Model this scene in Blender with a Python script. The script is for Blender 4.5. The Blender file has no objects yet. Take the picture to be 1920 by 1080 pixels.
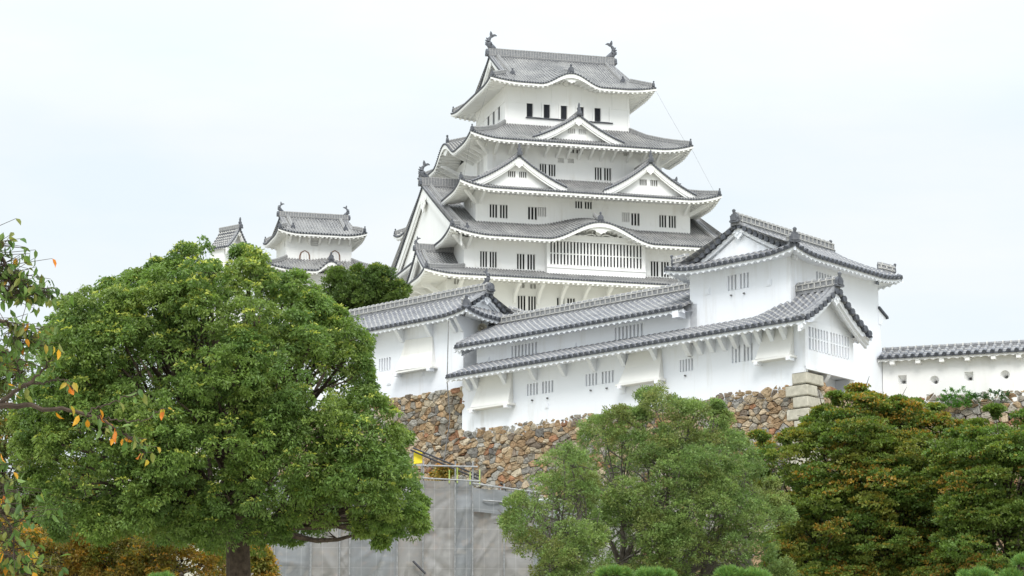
import bpy, math, random
import numpy as np
from math import sin, cos, pi, radians

# ---------------------------------------------------------------- camera, sky, sun, exposure
sc = bpy.context.scene
F = 5110.0; PITCH = radians(10.66); EYE = np.array([0.0, 0.0, 1.6])
cam = bpy.data.cameras.new('camera'); camo = bpy.data.objects.new('camera', cam)
sc.collection.objects.link(camo); sc.camera = camo
camo.location = EYE; camo.rotation_euler = (radians(90) + PITCH, 0, 0)
cam.sensor_width = 36; cam.lens = 36 * F / 1920; cam.clip_end = 6000; cam.clip_start = 0.5

SUN_EL, SUN_AZ = radians(48), radians(180)      # azimuth clockwise from +Y (the view direction)
w = bpy.data.worlds.new('World'); sc.world = w; w.use_nodes = True
nt = w.node_tree; nt.nodes.clear()
N = nt.nodes.new; LK = nt.links.new
out = N('ShaderNodeOutputWorld'); bg = N('ShaderNodeBackground'); LK(bg.outputs[0], out.inputs[0])
sky = N('ShaderNodeTexSky'); sky.sky_type = 'NISHITA'; sky.sun_disc = False
sky.sun_elevation = SUN_EL; sky.sun_rotation = SUN_AZ; sky.air_density = 1; sky.dust_density = 3
tc = N('ShaderNodeTexCoord'); sep = N('ShaderNodeSeparateXYZ'); LK(tc.outputs['Generated'], sep.inputs[0])
mp = N('ShaderNodeMapping'); mp.inputs['Scale'].default_value = (1.6, 1.6, 5.5); LK(tc.outputs['Generated'], mp.inputs[0])
no = N('ShaderNodeTexNoise'); no.inputs['Scale'].default_value = 3.2; no.inputs['Detail'].default_value = 7
no.inputs['Roughness'].default_value = .55; LK(mp.outputs[0], no.inputs['Vector'])
cr = N('ShaderNodeValToRGB'); cr.color_ramp.elements[0].position = .38; cr.color_ramp.elements[1].position = .68
cr.color_ramp.elements[0].color = (.85, .94, .99, 1); cr.color_ramp.elements[1].color = (.95, .985, 1.0, 1)
LK(no.outputs['Fac'], cr.inputs[0])
# an overcast sky is brighter overhead than near the horizon
el = N('ShaderNodeMapRange'); el.inputs['From Min'].default_value = .24; el.inputs['From Max'].default_value = .75
el.inputs['To Min'].default_value = .655; el.inputs['To Max'].default_value = 1.6; LK(sep.outputs['Z'], el.inputs['Value'])
mul = N('ShaderNodeVectorMath'); mul.operation = 'SCALE'; LK(cr.outputs[0], mul.inputs[0]); LK(el.outputs[0], mul.inputs['Scale'])
s10 = N('ShaderNodeVectorMath'); s10.operation = 'SCALE'; LK(sky.outputs[0], s10.inputs[0]); s10.inputs['Scale'].default_value = .1
mx = N('ShaderNodeMix'); mx.data_type = 'RGBA'; mx.inputs[0].default_value = .93
LK(s10.outputs[0], mx.inputs[6]); LK(mul.outputs[0], mx.inputs[7]); LK(mx.outputs[2], bg.inputs[0])
bg.inputs[1].default_value = 1.0

sun = bpy.data.lights.new('sun', 'SUN'); sun.energy = 1.5; sun.angle = radians(24); sun.color = (1, .965, .91)
suno = bpy.data.objects.new('sun', sun); sc.collection.objects.link(suno)
suno.rotation_euler = (pi/2 - SUN_EL, 0, pi - SUN_AZ)
# the light travels away from the sun's place in the sky
from mathutils import Vector
sd = Vector((sin(SUN_AZ)*cos(SUN_EL), cos(SUN_AZ)*cos(SUN_EL), sin(SUN_EL)))
suno.rotation_euler = sd.to_track_quat('Z', 'Y').to_euler()
vs = sc.view_settings; vs.view_transform = 'Standard'; vs.look = 'None'; vs.exposure = 0.66; vs.gamma = 1; vs.use_curve_mapping = False

# ---------------------------------------------------------------- sight lines: a pixel of the photograph and a known plane give a point
def ray(px, py):
    a = (px-960)/F; b = (540-py)/F
    return np.array([a, cos(PITCH)-b*sin(PITCH), sin(PITCH)+b*cos(PITCH)])
def at(px, py, D):
    r = ray(px, py); return EYE + r*(D/r[1])
def onp(px, py, O, d):
    r = ray(px, py); M = np.array([[r[0], -d[0]], [r[1], -d[1]]])
    k, s = np.linalg.solve(M, np.array(O[:2])-EYE[:2]); return s, EYE[2]+r[2]*k
rng = np.random.default_rng(7); random.seed(7)
UP = np.array([0, 0, 1.0])

# ---------------------------------------------------------------- materials
MAT = {}
def material(name, build):
    m = bpy.data.materials.new(name); m.use_nodes = True
    t = m.node_tree; b = t.nodes['Principled BSDF']; b.inputs['Roughness'].default_value = .85
    b.inputs['Specular IOR Level'].default_value = .25
    build(t, b); MAT[name] = m; return m
def nd(t, kind, **k):
    n = t.nodes.new('ShaderNode'+kind)
    for a, v in k.items(): setattr(n, a, v)
    return n
def noise(t, scale, detail=4, rough=.5, vec=None, stretch=None):
    tc = nd(t, 'TexCoord'); n = nd(t, 'TexNoise'); n.inputs['Scale'].default_value = scale
    n.inputs['Detail'].default_value = detail; n.inputs['Roughness'].default_value = rough
    src = vec or tc.outputs['Object']
    if stretch:
        m = nd(t, 'Mapping'); m.inputs['Scale'].default_value = stretch; t.links.new(src, m.inputs[0]); src = m.outputs[0]
    t.links.new(src, n.inputs['Vector']); return n.outputs['Fac']
def ramp(t, fac, stops):
    r = nd(t, 'ValToRGB'); e = r.color_ramp.elements
    while len(e) < len(stops): e.new(.5)
    for i, (p, c) in enumerate(stops): e[i].position = p; e[i].color = (*c, 1)
    t.links.new(fac, r.inputs[0]); return r.outputs[0]
def mixc(t, fac, a, b, mode='MIX'):
    m = nd(t, 'Mix'); m.data_type = 'RGBA'; m.blend_type = mode
    for i, v in ((0, fac), (6, a), (7, b)):
        if hasattr(v, 'links'): t.links.new(v, m.inputs[i])
        elif i == 0: m.inputs[0].default_value = v
        else: m.inputs[i].default_value = (*v, 1)
    return m.outputs[2]
def bump(t, b, h, strength, dist=.02):
    n = nd(t, 'Bump'); n.inputs['Strength'].default_value = strength; n.inputs['Distance'].default_value = dist
    t.links.new(h, n.inputs['Height']); t.links.new(n.outputs[0], b.inputs['Normal'])
def plaster(name, col, dirt, amount):
    def f(t, b):
        big = noise(t, .35, 6, .6); streak = noise(t, 1.6, 5, .65, stretch=(1, 1, .12))
        st = ramp(t, streak, [(.5, (0, 0, 0)), (.78, (1, 1, 1))]); bg_ = ramp(t, big, [(.42, (0, 0, 0)), (.72, (1, 1, 1))])
        mm = nd(t, 'Math', operation='MULTIPLY'); t.links.new(st, mm.inputs[0]); t.links.new(bg_, mm.inputs[1])
        m2 = nd(t, 'Math', operation='MULTIPLY'); t.links.new(mm.outputs[0], m2.inputs[0]); m2.inputs[1].default_value = amount
        c0 = ramp(t, big, [(.3, tuple(c*.965 for c in col)), (.7, col)])
        t.links.new(mixc(t, m2.outputs[0], c0, dirt), b.inputs['Base Color']); bump(t, b, noise(t, 9, 5, .6), .12)
    return material(name, f)
plaster('plaster', (.82, .84, .885), (.50, .47, .42), .95)
plaster('plaster_keep', (.845, .845, .835), (.56, .52, .45), .7)
plaster('plaster_cream', (.74, .735, .71), (.50, .46, .40), .8); plaster('plaster_weathered', (.80, .80, .79), (.42, .38, .31), .9)
def roof_tile(name, tile, plas, joint, frac):
    def f(t, b):
        uv = nd(t, 'UVMap'); s = nd(t, 'SeparateXYZ'); t.links.new(uv.outputs[0], s.inputs[0])
        wob = noise(t, 7, 2); ad = nd(t, 'Math', operation='MULTIPLY_ADD'); t.links.new(wob, ad.inputs[0]); ad.inputs[1].default_value = .09; t.links.new(s.outputs['Y'], ad.inputs[2])
        dv = nd(t, 'Math', operation='DIVIDE'); t.links.new(ad.outputs[0], dv.inputs[0]); dv.inputs[1].default_value = joint
        fr = nd(t, 'Math', operation='FRACT'); t.links.new(dv.outputs[0], fr.inputs[0])
        lt = nd(t, 'Math', operation='LESS_THAN'); t.links.new(fr.outputs[0], lt.inputs[0]); lt.inputs[1].default_value = frac
        n1 = noise(t, 5.5, 4, .65); n2 = noise(t, .5, 5, .6)
        c1 = ramp(t, n1, [(.3, tuple(c*.7 for c in tile)), (.7, tuple(c*1.35 for c in tile))])
        c2 = mixc(t, ramp(t, n2, [(.4, (0, 0, 0)), (.75, (.5, .5, .5))]), c1, tuple(c*.8 for c in plas))
        pl = ramp(t, n1, [(.25, tuple(c*.6 for c in plas)), (.6, plas)])
        t.links.new(mixc(t, lt.outputs[0], c2, pl), b.inputs['Base Color']); b.inputs['Roughness'].default_value = .6
        bump(t, b, lt.outputs[0], .5, .03)
    return material(name, f)
roof_tile('roof_tile_keep', (.072, .075, .086), (.54, .53, .505), .30, .28)
roof_tile('roof_tile_near', (.155, .16, .178), (.38, .375, .365), .27, .26)
def simple(name, lo, hi, scale=6, rough=.7, bmp=.2, metal=0):
    def f(t, b):
        n = noise(t, scale, 5, .6); t.links.new(ramp(t, n, [(.3, lo), (.7, hi)]), b.inputs['Base Color'])
        b.inputs['Roughness'].default_value = rough; b.inputs['Metallic'].default_value = metal
        if bmp: bump(t, b, n, bmp)
    return material(name, f)
simple('tile_end', (.045, .05, .062), (.12, .127, .145), 9, .55)
simple('ridge_tile', (.13, .135, .15), (.30, .30, .305), 8, .6)
simple('ridge_plaster', (.30, .30, .29), (.52, .51, .49), 7, .8)
simple('ornament_tile', (.06, .066, .08), (.15, .155, .17), 6, .5)
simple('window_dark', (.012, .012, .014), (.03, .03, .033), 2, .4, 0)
simple('window_board', (.56, .555, .55), (.68, .67, .66), 3, .8, .1); simple('window_plaster', (.76, .77, .79), (.84, .85, .87), 3, .8, .1)
simple('dark_lattice', (.03, .035, .05), (.06, .065, .08), 5, .5, 0)
simple('frame_brown', (.10, .05, .03), (.20, .11, .07), 8, .7)
simple('steel_pipe', (.20, .205, .21), (.36, .365, .37), 12, .5, .05, .2)
simple('lime_pipe', (.35, .45, .12), (.5, .6, .2), 12, .5, .05)
simple('black_pipe', (.03, .03, .035), (.07, .07, .08), 12, .5, .05)
simple('sign_yellow', (.75, .60, .03), (.85, .70, .06), 3, .5, 0)
simple('white_sheet', (.74, .77, .80), (.84, .86, .88), 1.5, .6, .2)
simple('cable_grey', (.10, .10, .10), (.2, .2, .2), 5, .6, 0)
simple('speaker_cream', (.45, .42, .35), (.58, .55, .48), 8, .5, 0)
simple('skin', (.50, .33, .24), (.55, .36, .27), 8, .6, 0)
simple('red_cloth', (.45, .02, .02), (.6, .04, .04), 8, .8, 0)
simple('dark_cloth', (.05, .05, .07), (.10, .10, .12), 8, .8, 0)

# ---------------------------------------------------------------- mesh builder
class MB:
    def __init__(s): s.c = []
    def add(s, V, Fc, uv=None, mat=0, col=None):
        V = np.asarray(V, float).reshape(-1, 3); Fc = np.asarray(Fc, int)
        if len(Fc): s.c.append((V, Fc, uv, mat, col))
    def grid(s, P, uv=None, mat=0, flip=False, col=None):
        n, m = P.shape[:2]; i = np.arange(n*m).reshape(n, m)
        q = np.stack([i[:-1, :-1], i[1:, :-1], i[1:, 1:], i[:-1, 1:]], -1).reshape(-1, 4)
        if flip: q = q[:, ::-1]
        s.add(P.reshape(-1, 3), q, None if uv is None else uv.reshape(-1, 2), mat, col)
    def box(s, o, x, y, z, mat=0):
        o, x, y, z = (np.asarray(v, float) for v in (o, x, y, z))
        V = [o, o+x, o+x+y, o+y, o+z, o+x+z, o+x+y+z, o+y+z]
        s.add(V, [[0, 3, 2, 1], [4, 5, 6, 7], [0, 1, 5, 4], [1, 2, 6, 5], [2, 3, 7, 6], [3, 0, 4, 7]], None, mat)
    def cbox(s, c, x, y, z, mat=0):
        c, x, y, z = (np.asarray(v, float) for v in (c, x, y, z)); s.box(c-x/2-y/2-z/2, x, y, z, mat)
    def prism(s, poly, vec, mat=0, col=None):
        P = np.asarray(poly, float); n = len(P); V = np.vstack([P, P+np.asarray(vec, float)])
        s.add(V, [[i, (i+1) % n, n+(i+1) % n, n+i] for i in range(n)], None, mat, col)
        s.add(V, [list(range(n))[::-1]], None, mat, col); s.add(V, [list(range(n, 2*n))], None, mat, col)
    def tube(s, pts, r, n=6, mat=0, flat=None, caps=True, col=None):
        P = np.asarray(pts, float); k = len(P); r = np.broadcast_to(np.asarray(r, float), (k,))
        T = np.gradient(P, axis=0); T /= np.linalg.norm(T, axis=1)[:, None]+1e-9
        ref = np.array([0, 0, 1.0]) if abs(T[:, 2]).mean() < .8 else np.array([1.0, 0, 0])
        A = np.cross(T, ref); A /= np.linalg.norm(A, axis=1)[:, None]+1e-9; B = np.cross(A, T)
        th = np.linspace(0, 2*pi, n, endpoint=False); fa = 1 if flat is None else flat
        V = P[:, None]+r[:, None, None]*(A[:, None]*np.cos(th)[None, :, None]*fa+B[:, None]*np.sin(th)[None, :, None])
        i = np.arange(k*n).reshape(k, n); j = np.roll(i, -1, 1)
        q = np.stack([i[:-1], j[:-1], j[1:], i[1:]], -1).reshape(-1, 4); s.add(V, q, None, mat, col)
        if caps:
            s.add(V, [list(i[0])[::-1]], None, mat, col); s.add(V, [list(i[-1])], None, mat, col)
    def build(s, name, mats, parent=None, base=None, smooth=False, kind=None):
        me = bpy.data.meshes.new(name)
        b = np.array(base if base is not None else (base_of(parent) if parent else (0, 0, 0)), float)
        V = np.concatenate([c[0] for c in s.c])-b; off = 0; loops = []; tot = []; mi = []; uvs = []; cols = []
        hasuv = any(c[2] is not None for c in s.c); hascol = any(c[4] is not None for c in s.c)
        for v, f, uv, m, col in s.c:
            loops.append((f+off).ravel()); tot.append(np.full(len(f), f.shape[1])); mi.append(np.full(len(f), m))
            if hasuv: uvs.append((uv if uv is not None else np.zeros((len(v), 2)))[f.ravel()])
            if hascol:
                cc = np.zeros((len(f), 3)) + (np.asarray(col) if col is not None else .5)
                cols.append(np.repeat(cc, f.shape[1], 0))
            off += len(v)
        loops = np.concatenate(loops); tot = np.concatenate(tot); mi = np.concatenate(mi)
        me.vertices.add(len(V)); me.vertices.foreach_set('co', V.ravel())
        me.loops.add(len(loops)); me.loops.foreach_set('vertex_index', loops.astype(np.int32))
        me.polygons.add(len(tot)); st = np.concatenate([[0], np.cumsum(tot)[:-1]])
        me.polygons.foreach_set('loop_start', st.astype(np.int32)); me.polygons.foreach_set('material_index', mi.astype(np.int32))
        me.polygons.foreach_set('use_smooth', np.full(len(tot), smooth))
        if hasuv: me.uv_layers.new(name='UVMap').data.foreach_set('uv', np.concatenate(uvs).ravel())
        if hascol:
            a = me.attributes.new('Col', 'FLOAT_COLOR', 'CORNER'); c = np.concatenate(cols)
            a.data.foreach_set('color', np.hstack([c, np.ones((len(c), 1))]).ravel())
        for m in ([mats] if isinstance(mats, str) else mats): me.materials.append(MAT[m])
        me.update(calc_edges=True)
        o = bpy.data.objects.new(name, me); sc.collection.objects.link(o)
        if parent: o.parent = parent
        elif base is not None: o.location = base
        if kind: o['kind'] = kind
        return o
def base_of(o):
    b = np.zeros(3)
    while o: b += np.array(o.location); o = o.parent
    return b
def thing(name, label, cat, loc, group=None):
    o = bpy.data.objects.new(name, None); sc.collection.objects.link(o); o.location = loc
    return tag(o, label, cat, group)
def tag(o, label, cat, group=None):
    o['label'] = label; o['category'] = cat
    if group: o['group'] = group
    return o
def unit(v): v = np.asarray(v, float); return v/(np.linalg.norm(v)+1e-12)

# ---------------------------------------------------------------- frames: local (a, b, z) to world; a runs along the front, b inward
class Frame:
    def __init__(s, O, ua, ub): s.O = np.array(O[:2], float); s.ua = np.array(ua, float); s.ub = np.array(ub, float)
    def __call__(s, a, b, z):
        a, b, z = np.broadcast_arrays(np.asarray(a, float), np.asarray(b, float), np.asarray(z, float))
        xy = s.O+a[..., None]*s.ua+b[..., None]*s.ub; return np.concatenate([xy, z[..., None]], -1)
    def sub(s, a, b, rot=0):              # frame moved to (a, b) and turned by quarter turns
        O = s(a, b, 0)[:2]; ua, ub = s.ua, s.ub
        for _ in range(rot % 4): ua, ub = -ub, ua
        return Frame(O, ua, ub)
    def v(s, a, b, z=0): return np.array([*(s.ua*a+s.ub*b), z])
def dirs(a_deg): a = radians(a_deg); return np.array([sin(a), cos(a)])

# ---------------------------------------------------------------- roofs
def tiles(mb, S, s0, s1, tlim, sp, r, nt=6, tmin=0.0, ends=True, endscale=1.2, lip=.07):
    n = max(2, int(round((s1-s0)/sp))); sk = np.linspace(s0, s1, n+1); tau = np.linspace(0, 1, nt+1)
    tm = np.array([max(0.0, tlim(x)) for x in sk])
    Tm = tmin+tau[None]*np.maximum(tm-tmin, 0)[:, None]; Sg = np.broadcast_to(sk[:, None], Tm.shape)
    mb.grid(S(Sg, Tm), np.stack([Sg, Tm], -1), 0)
    E = S(sk, np.full_like(sk, tmin)); E2 = E-UP*lip
    mb.grid(np.stack([E, E2], 1), None, 1)
    mid = (sk[1:]+sk[:-1])/2; tm2 = np.array([max(0.0, tlim(x)) for x in mid]); keep = tm2-tmin > .08; mid = mid[keep]; tm2 = tm2[keep]
    if not len(mid): return
    T2 = tmin+tau[None]*(tm2-tmin)[:, None]; S2 = np.broadcast_to(mid[:, None], T2.shape)
    P = S(S2, T2); ac = S(S2+.05, T2)-P; ac /= np.linalg.norm(ac, axis=-1, keepdims=True)
    dn = np.gradient(P, axis=1); dn /= np.linalg.norm(dn, axis=-1, keepdims=True)+1e-9
    nr = np.cross(ac, dn); nr *= np.sign(nr[..., 2:3]+1e-9)
    th = np.linspace(0, pi, 6)
    V = P[:, :, None]+r*(ac[:, :, None]*np.cos(th)[:, None]+nr[:, :, None]*(np.sin(th)*1.15)[:, None])
    k, m = len(mid), nt+1; i = np.arange(k*m*6).reshape(k, m, 6)
    q = np.stack([i[:, :-1, :-1], i[:, 1:, :-1], i[:, 1:, 1:], i[:, :-1, 1:]], -1).reshape(-1, 4)
    uv = np.stack([np.broadcast_to(S2[..., None], (k, m, 6)), np.broadcast_to(T2[..., None], (k, m, 6))], -1).reshape(-1, 2)
    mb.add(V.reshape(-1, 3), q, uv, 0)
    if ends:                              # round end tiles along the eave
        c = P[:, 0]-dn[:, 0]*.03+nr[:, 0]*r*.15; th = np.linspace(0, 2*pi, 8, endpoint=False); R = r*endscale
        ring = c[:, None]+R*(ac[:, 0][:, None]*np.cos(th)[None, :, None]+nr[:, 0][:, None]*np.sin(th)[None, :, None])
        back = ring+dn[:, 0][:, None]*.10; V = np.concatenate([ring, back], 1); j = np.arange(k)[:, None]*16
        mb.add(V.reshape(-1, 3), j+np.arange(8)[None], None, 1)
        for a in range(8): mb.add(V.reshape(-1, 3), j+np.array([[a, (a+1) % 8, 8+(a+1) % 8, 8+a]]), None, 1)
def soffit(mb, S, s0, s1, ow, face=.32, gap=.07, raf=.5, rw=.2, rh=.16, scallop=0.0, per=.3, extra=None, corner=(0, 0), teeth=True, level=.72, kk=(1, 1)):
    """white eave board, gently sloping underside and rafters; corner = whether the underside runs in from each end"""
    n = max(4, int((s1-s0)/(per/6 if scallop else .3))); sk = np.linspace(s0, s1, n+1); ex = extra(sk) if extra else 0*sk
    sr = s0+.2*(s1-s0); rise = lambda t: (S(np.full_like(np.asarray(t, float), sr), t)[..., 2]-S(sr, 0.06)[..., 2])*level
    E = S(sk, np.full_like(sk, .06)); top = E-UP*gap; h = face+ex*.5
    wave = scallop*np.abs(np.sin(pi*(sk-s0)/per)) if scallop else 0*sk
    bot = E-UP[None]*(gap+h-wave)[:, None]; mb.grid(np.stack([top, bot], 1))
    L0 = np.where(corner[0] > 0, (sk-s0)/kk[0], 99); L1 = np.where(corner[1] > 0, (s1-sk)/kk[1], 99); lim = np.clip(np.minimum(L0, L1), .0, ow+.02)
    th = gap+h*.55; T = [np.minimum(.14, lim), np.minimum(.30, lim)]
    q = S(sk, T[0]); mb.grid(np.stack([bot, np.concatenate([q[:, :2], bot[:, 2:]], 1)], 1))
    def U(t): p = S(sk, t).copy(); p[:, 2] -= th+rise(t); return p
    mb.grid(np.stack([np.concatenate([q[:, :2], bot[:, 2:]], 1), U(T[0]), U((T[0]+lim)/2), U(lim)], 1))
    if raf:
        k = int((s1-s0)/raf)
        for i in range(1, k):
            s = s0+(s1-s0)*i/k; l = min(ow, (s-s0)/kk[0] if corner[0] else 99, (s1-s)/kk[1] if corner[1] else 99); e_ = float(np.interp(s, sk, th+0*sk))
            if l < .5: continue
            tt = np.array([.10, l*.4, l*.7, l]); p = S(np.full(4, s), tt).copy(); p[:, 2] -= rise(tt)+e_+rh*.8; ac = unit(S(np.array([s+.05]), np.array([.2]))[0]-S(np.array([s]), np.array([.2]))[0])*rw
            q0 = p-ac/2; q1 = p+ac/2; hh = UP*rh
            mb.grid(np.stack([q0+hh, q0, q1, q1+hh], 1)); mb.add([q0[0], q1[0], q1[0]+hh, q0[0]+hh], [[0, 1, 2, 3]])
            if teeth:
                e = S(np.array([s]), np.array([.14]))[0]; din = unit(p[1]-p[0]); mb.cbox(e-UP*(gap+face+.07)+din*.12, ac, din*.3, UP*.2)
RT = [.035, .03]
def ridge(parent, pts, h=.5, wd=.34, tick=.3, name='ridge', cap=.09, plaster_rows=True):
    """stacked ridge: dark body, pale upright plaster ticks and rails, round cap tiles"""
    P = np.asarray(pts, float); mb = MB(); seg = np.diff(P, axis=0); L = np.concatenate([[0], np.cumsum(np.linalg.norm(seg, axis=1))])
    T = np.gradient(P, axis=0); T[:, 2] *= 1; T /= np.linalg.norm(T, axis=1)[:, None]; A = np.cross(T, UP); A /= np.linalg.norm(A, axis=1)[:, None]
    def at_(s): return np.array([np.interp(s, L, P[:, i]) for i in range(3)]), unit([np.interp(s, L, T[:, i]) for i in range(3)]), unit([np.interp(s, L, A[:, i]) for i in range(3)])
    for sg in (-1, 1): mb.grid(np.stack([P+A*sg*wd/2-UP*.1, P+A*sg*wd/2+UP*h], 1), None, 0)
    mb.grid(np.stack([P-A*wd/2+UP*h, P+A*wd/2+UP*h], 1), None, 0)
    for e in (0, -1): mb.add([P[e]-A[e]*wd/2-UP*.1, P[e]+A[e]*wd/2-UP*.1, P[e]+A[e]*wd/2+UP*h, P[e]-A[e]*wd/2+UP*h], [[0, 1, 2, 3]])
    if plaster_rows:
        for z, t in ((.04, RT[1]), (h-.02, RT[1])):
            for sg in (-1, 1):
                o = P+A*sg*(wd/2+.025)+UP*z; mb.grid(np.stack([o, o+UP*t, o+UP*t-A*sg*.04], 1), None, 1)
        n = int(L[-1]/tick)
        for i in range(n+1):
            p, t, a = at_((i+.5)*L[-1]/(n+1))
            mb.cbox(p+UP*(h/2+.01), t*RT[0], a*(wd+.05), UP*(h-.03), 1)
    mb.tube(P+UP*(h+.03), cap, 8, 0)
    n = max(1, int(L[-1]/.3))
    for i in range(n):
        p, t, a = at_((i+.5)*L[-1]/n); mb.tube([p-t*.03+UP*(h+.03), p+t*.03+UP*(h+.03)], cap*1.25, 8, 1)
    return mb.build(name, ['ridge_tile', 'ridge_plaster'], parent)
def end_tile(parent, p, d, size=.5, knob=True):
    """ridge end tile: a shouldered shield facing d with a boss and a knob"""
    p = np.asarray(p, float); d = unit([d[0], d[1], 0]); a = np.cross(d, UP); s = size; mb = MB()
    prof = [(-.55, 0), (-.62, .18), (-.45, .30), (-.48, .62), (-.30, .92), (0, 1.06), (.30, .92), (.48, .62), (.45, .30), (.62, .18), (.55, 0)]
    mb.prism([p+a*x*s+UP*z*s-d*.05 for x, z in prof], d*s*.32)
    mb.prism([p+a*x*s*.6+UP*(z*.6+.2)*s+d*(s*.27-.05) for x, z in prof], d*s*.12)
    if knob:
        c = p+UP*s*1.22+d*s*.1; 
        mb.tube([c-UP*s*.25, c-UP*s*.05, c+UP*s*.12, c+UP*s*.24, c+UP*s*.3], np.array([.12, .17, .22, .15, .04])*s, 8)
    return mb.build('ridge_end_tile', 'ornament_tile', parent)
def fish(parent, p, d, size=1.8):
    """roof fish: head down on the ridge end, thick body curving up, forked tail; d points along the ridge to the middle of the roof"""
    p = np.asarray(p, float); d = unit([d[0], d[1], 0]); a = np.cross(d, UP); s = size; mb = MB()
    path = np.array([(.34, -.02), (.20, .05), (.07, .14), (-.02, .26), (-.06, .40), (-.04, .53), (.03, .64), (.10, .72), (.15, .80)]); rad = np.array([.13, .18, .19, .175, .145, .115, .09, .065, .04])
    u = np.linspace(0, 1, 20); k = np.linspace(0, 1, len(path)); X = np.interp(u, k, path[:, 0]); Z = np.interp(u, k, path[:, 1])
    mb.tube([p+d*x*s+UP*z*s for x, z in zip(X, Z)], np.interp(u, k, rad)*s, 10, flat=.7)
    def fan(pts, th=.05): mb.prism([p+d*x*s+UP*z*s-a*th*s/2 for x, z in pts], a*th*s)
    fan([(.08, .68), (.03, .78), (.02, .90), (.06, 1.04), (.11, 1.0), (.16, .90), (.20, .80), (.18, .72)], .08)
    fan([(.12, .74), (.22, .86), (.33, .87), (.44, .80), (.42, .76), (.34, .77), (.26, .72), (.17, .66)], .08)
    for x, z in ((-.17, .30), (-.17, .44), (-.12, .57)): fan([(x+.06, z-.09), (x-.05, z-.02), (x-.09, z+.07), (x+.02, z+.05), (x+.08, z+.02)], .06)
    fan([(-.08, .12), (-.22, .20), (-.26, .27), (-.12, .27), (0, .25)], .10)
    for sg in (-1, 1):
        q = p+d*.05*s+UP*.2*s+a*sg*.10*s; mb.prism([q, q+UP*.12*s, q+a*sg*.12*s+UP*.15*s, q+a*sg*.10*s+UP*.03*s], d*.05*s)
    o = mb.build('fish_ornament', 'ornament_tile', parent, smooth=True); return o

# ---------------------------------------------------------------- walls with real openings, barred windows
def window(parent, fn, op, bars, depth=.22, mats=('window_dark', 'plaster_keep'), lip=.05, hbars=(), dark_bars=False, bar_d=(.05, .14), proud=.03):
    a, b, c, d = op; mb = MB(); e = .002
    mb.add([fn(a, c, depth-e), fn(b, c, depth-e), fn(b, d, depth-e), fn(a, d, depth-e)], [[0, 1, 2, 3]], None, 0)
    def bx(mb, x0, x1, z0, z1, d0, d1, m): 
        P = [fn(x, z, dd) for z in (z0, z1) for dd in (d0, d1) for x in (x0, x1)]
        mb.add(P, [[0, 1, 3, 2], [4, 6, 7, 5], [0, 4, 5, 1], [2, 3, 7, 6], [0, 2, 6, 4], [1, 5, 7, 3]], None, m)
    if lip:
        bx(mb, a-lip, b+lip, d+e, d+lip, -proud, .02, 1); bx(mb, a-lip, a-e, c-lip, d, -proud, .02, 1); bx(mb, b+e, b+lip, c-lip, d, -proud, .02, 1)
        bx(mb, a, b, c-lip, c-e, -proud*1.5, .02, 1)
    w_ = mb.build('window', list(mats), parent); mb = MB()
    for x0, x1 in bars: bx(mb, a+(b-a)*x0, a+(b-a)*x1, c+e, d-e, bar_d[0], bar_d[1], 0)
    for z0, z1 in hbars: bx(mb, a+e, b-e, c+(d-c)*z0, c+(d-c)*z1, bar_d[0]+.03, bar_d[1]+.02, 0)
    if mb.c: mb.build('window_bars', 'dark_lattice' if dark_bars else mats[1], w_)
    return w_
def pair_bars(n, post=.16, bw=.52, m=.02):
    """two groups of n upright slots with a broad post between: returns bar intervals in 0..1"""
    half = (1-post)/2; L = []; sl = half/(n+(n-1)*bw)
    for g in (0, half+post):
        x = g+sl
        for i in range(n-1): L.append((x, x+sl*bw)); x += sl*(1+bw)
    L.append((half, half+post)); return L
def even_bars(n, bw=.5):
    sl = 1/(n+1+n*bw); return [(sl+(i*sl*(1+bw)), sl+i*sl*(1+bw)+sl*bw) for i in range(n)]

def wall(mb, fn, s0, s1, z0, z1, ops=(), depth=.22, step=None, top=None, mat=0):
    ss = {s0, s1}; zz = {z0, z1}
    for o in ops: ss |= {o[0], o[1]}; zz |= {o[2], o[3]}
    if step: ss |= set(np.linspace(s0, s1, max(2, int((s1-s0)/step))+1)); zz |= set(np.linspace(z0, z1, 6))
    ss = np.array(sorted(x for x in ss if s0 <= x <= s1)); zz = np.array(sorted(x for x in zz if z0 <= x <= z1))
    def Z(s, z): return z if not top else (top(s) if z == z1 else min(z, top(s)))
    for i in range(len(ss)-1):
        for j in range(len(zz)-1):
            sm, zm = (ss[i]+ss[i+1])/2, (zz[j]+zz[j+1])/2
            if any(o[0] < sm < o[1] and o[2] < zm < o[3] for o in ops): continue
            q = [(ss[i], zz[j]), (ss[i+1], zz[j]), (ss[i+1], zz[j+1]), (ss[i], zz[j+1])]; q = [(s, Z(s, z)) for s, z in q]
            if q[3][1]-q[0][1] < 1e-4 and q[2][1]-q[1][1] < 1e-4: continue
            mb.add([fn(s, z, 0) for s, z in q], [[0, 1, 2, 3]], None, mat)
    for a, b, c, d in ops:
        for (p, q) in (((a, c), (b, c)), ((b, c), (b, d)), ((b, d), (a, d)), ((a, d), (a, c))):
            mb.add([fn(*p, 0), fn(*q, 0), fn(*q, depth), fn(*p, depth)], [[0, 1, 2, 3]], None, mat)
def bell(x, c, w, h): t = np.clip(np.abs(np.asarray(x, float)-c)/w, 0, 1); return h*(.5+.5*np.cos(pi*t))

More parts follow.
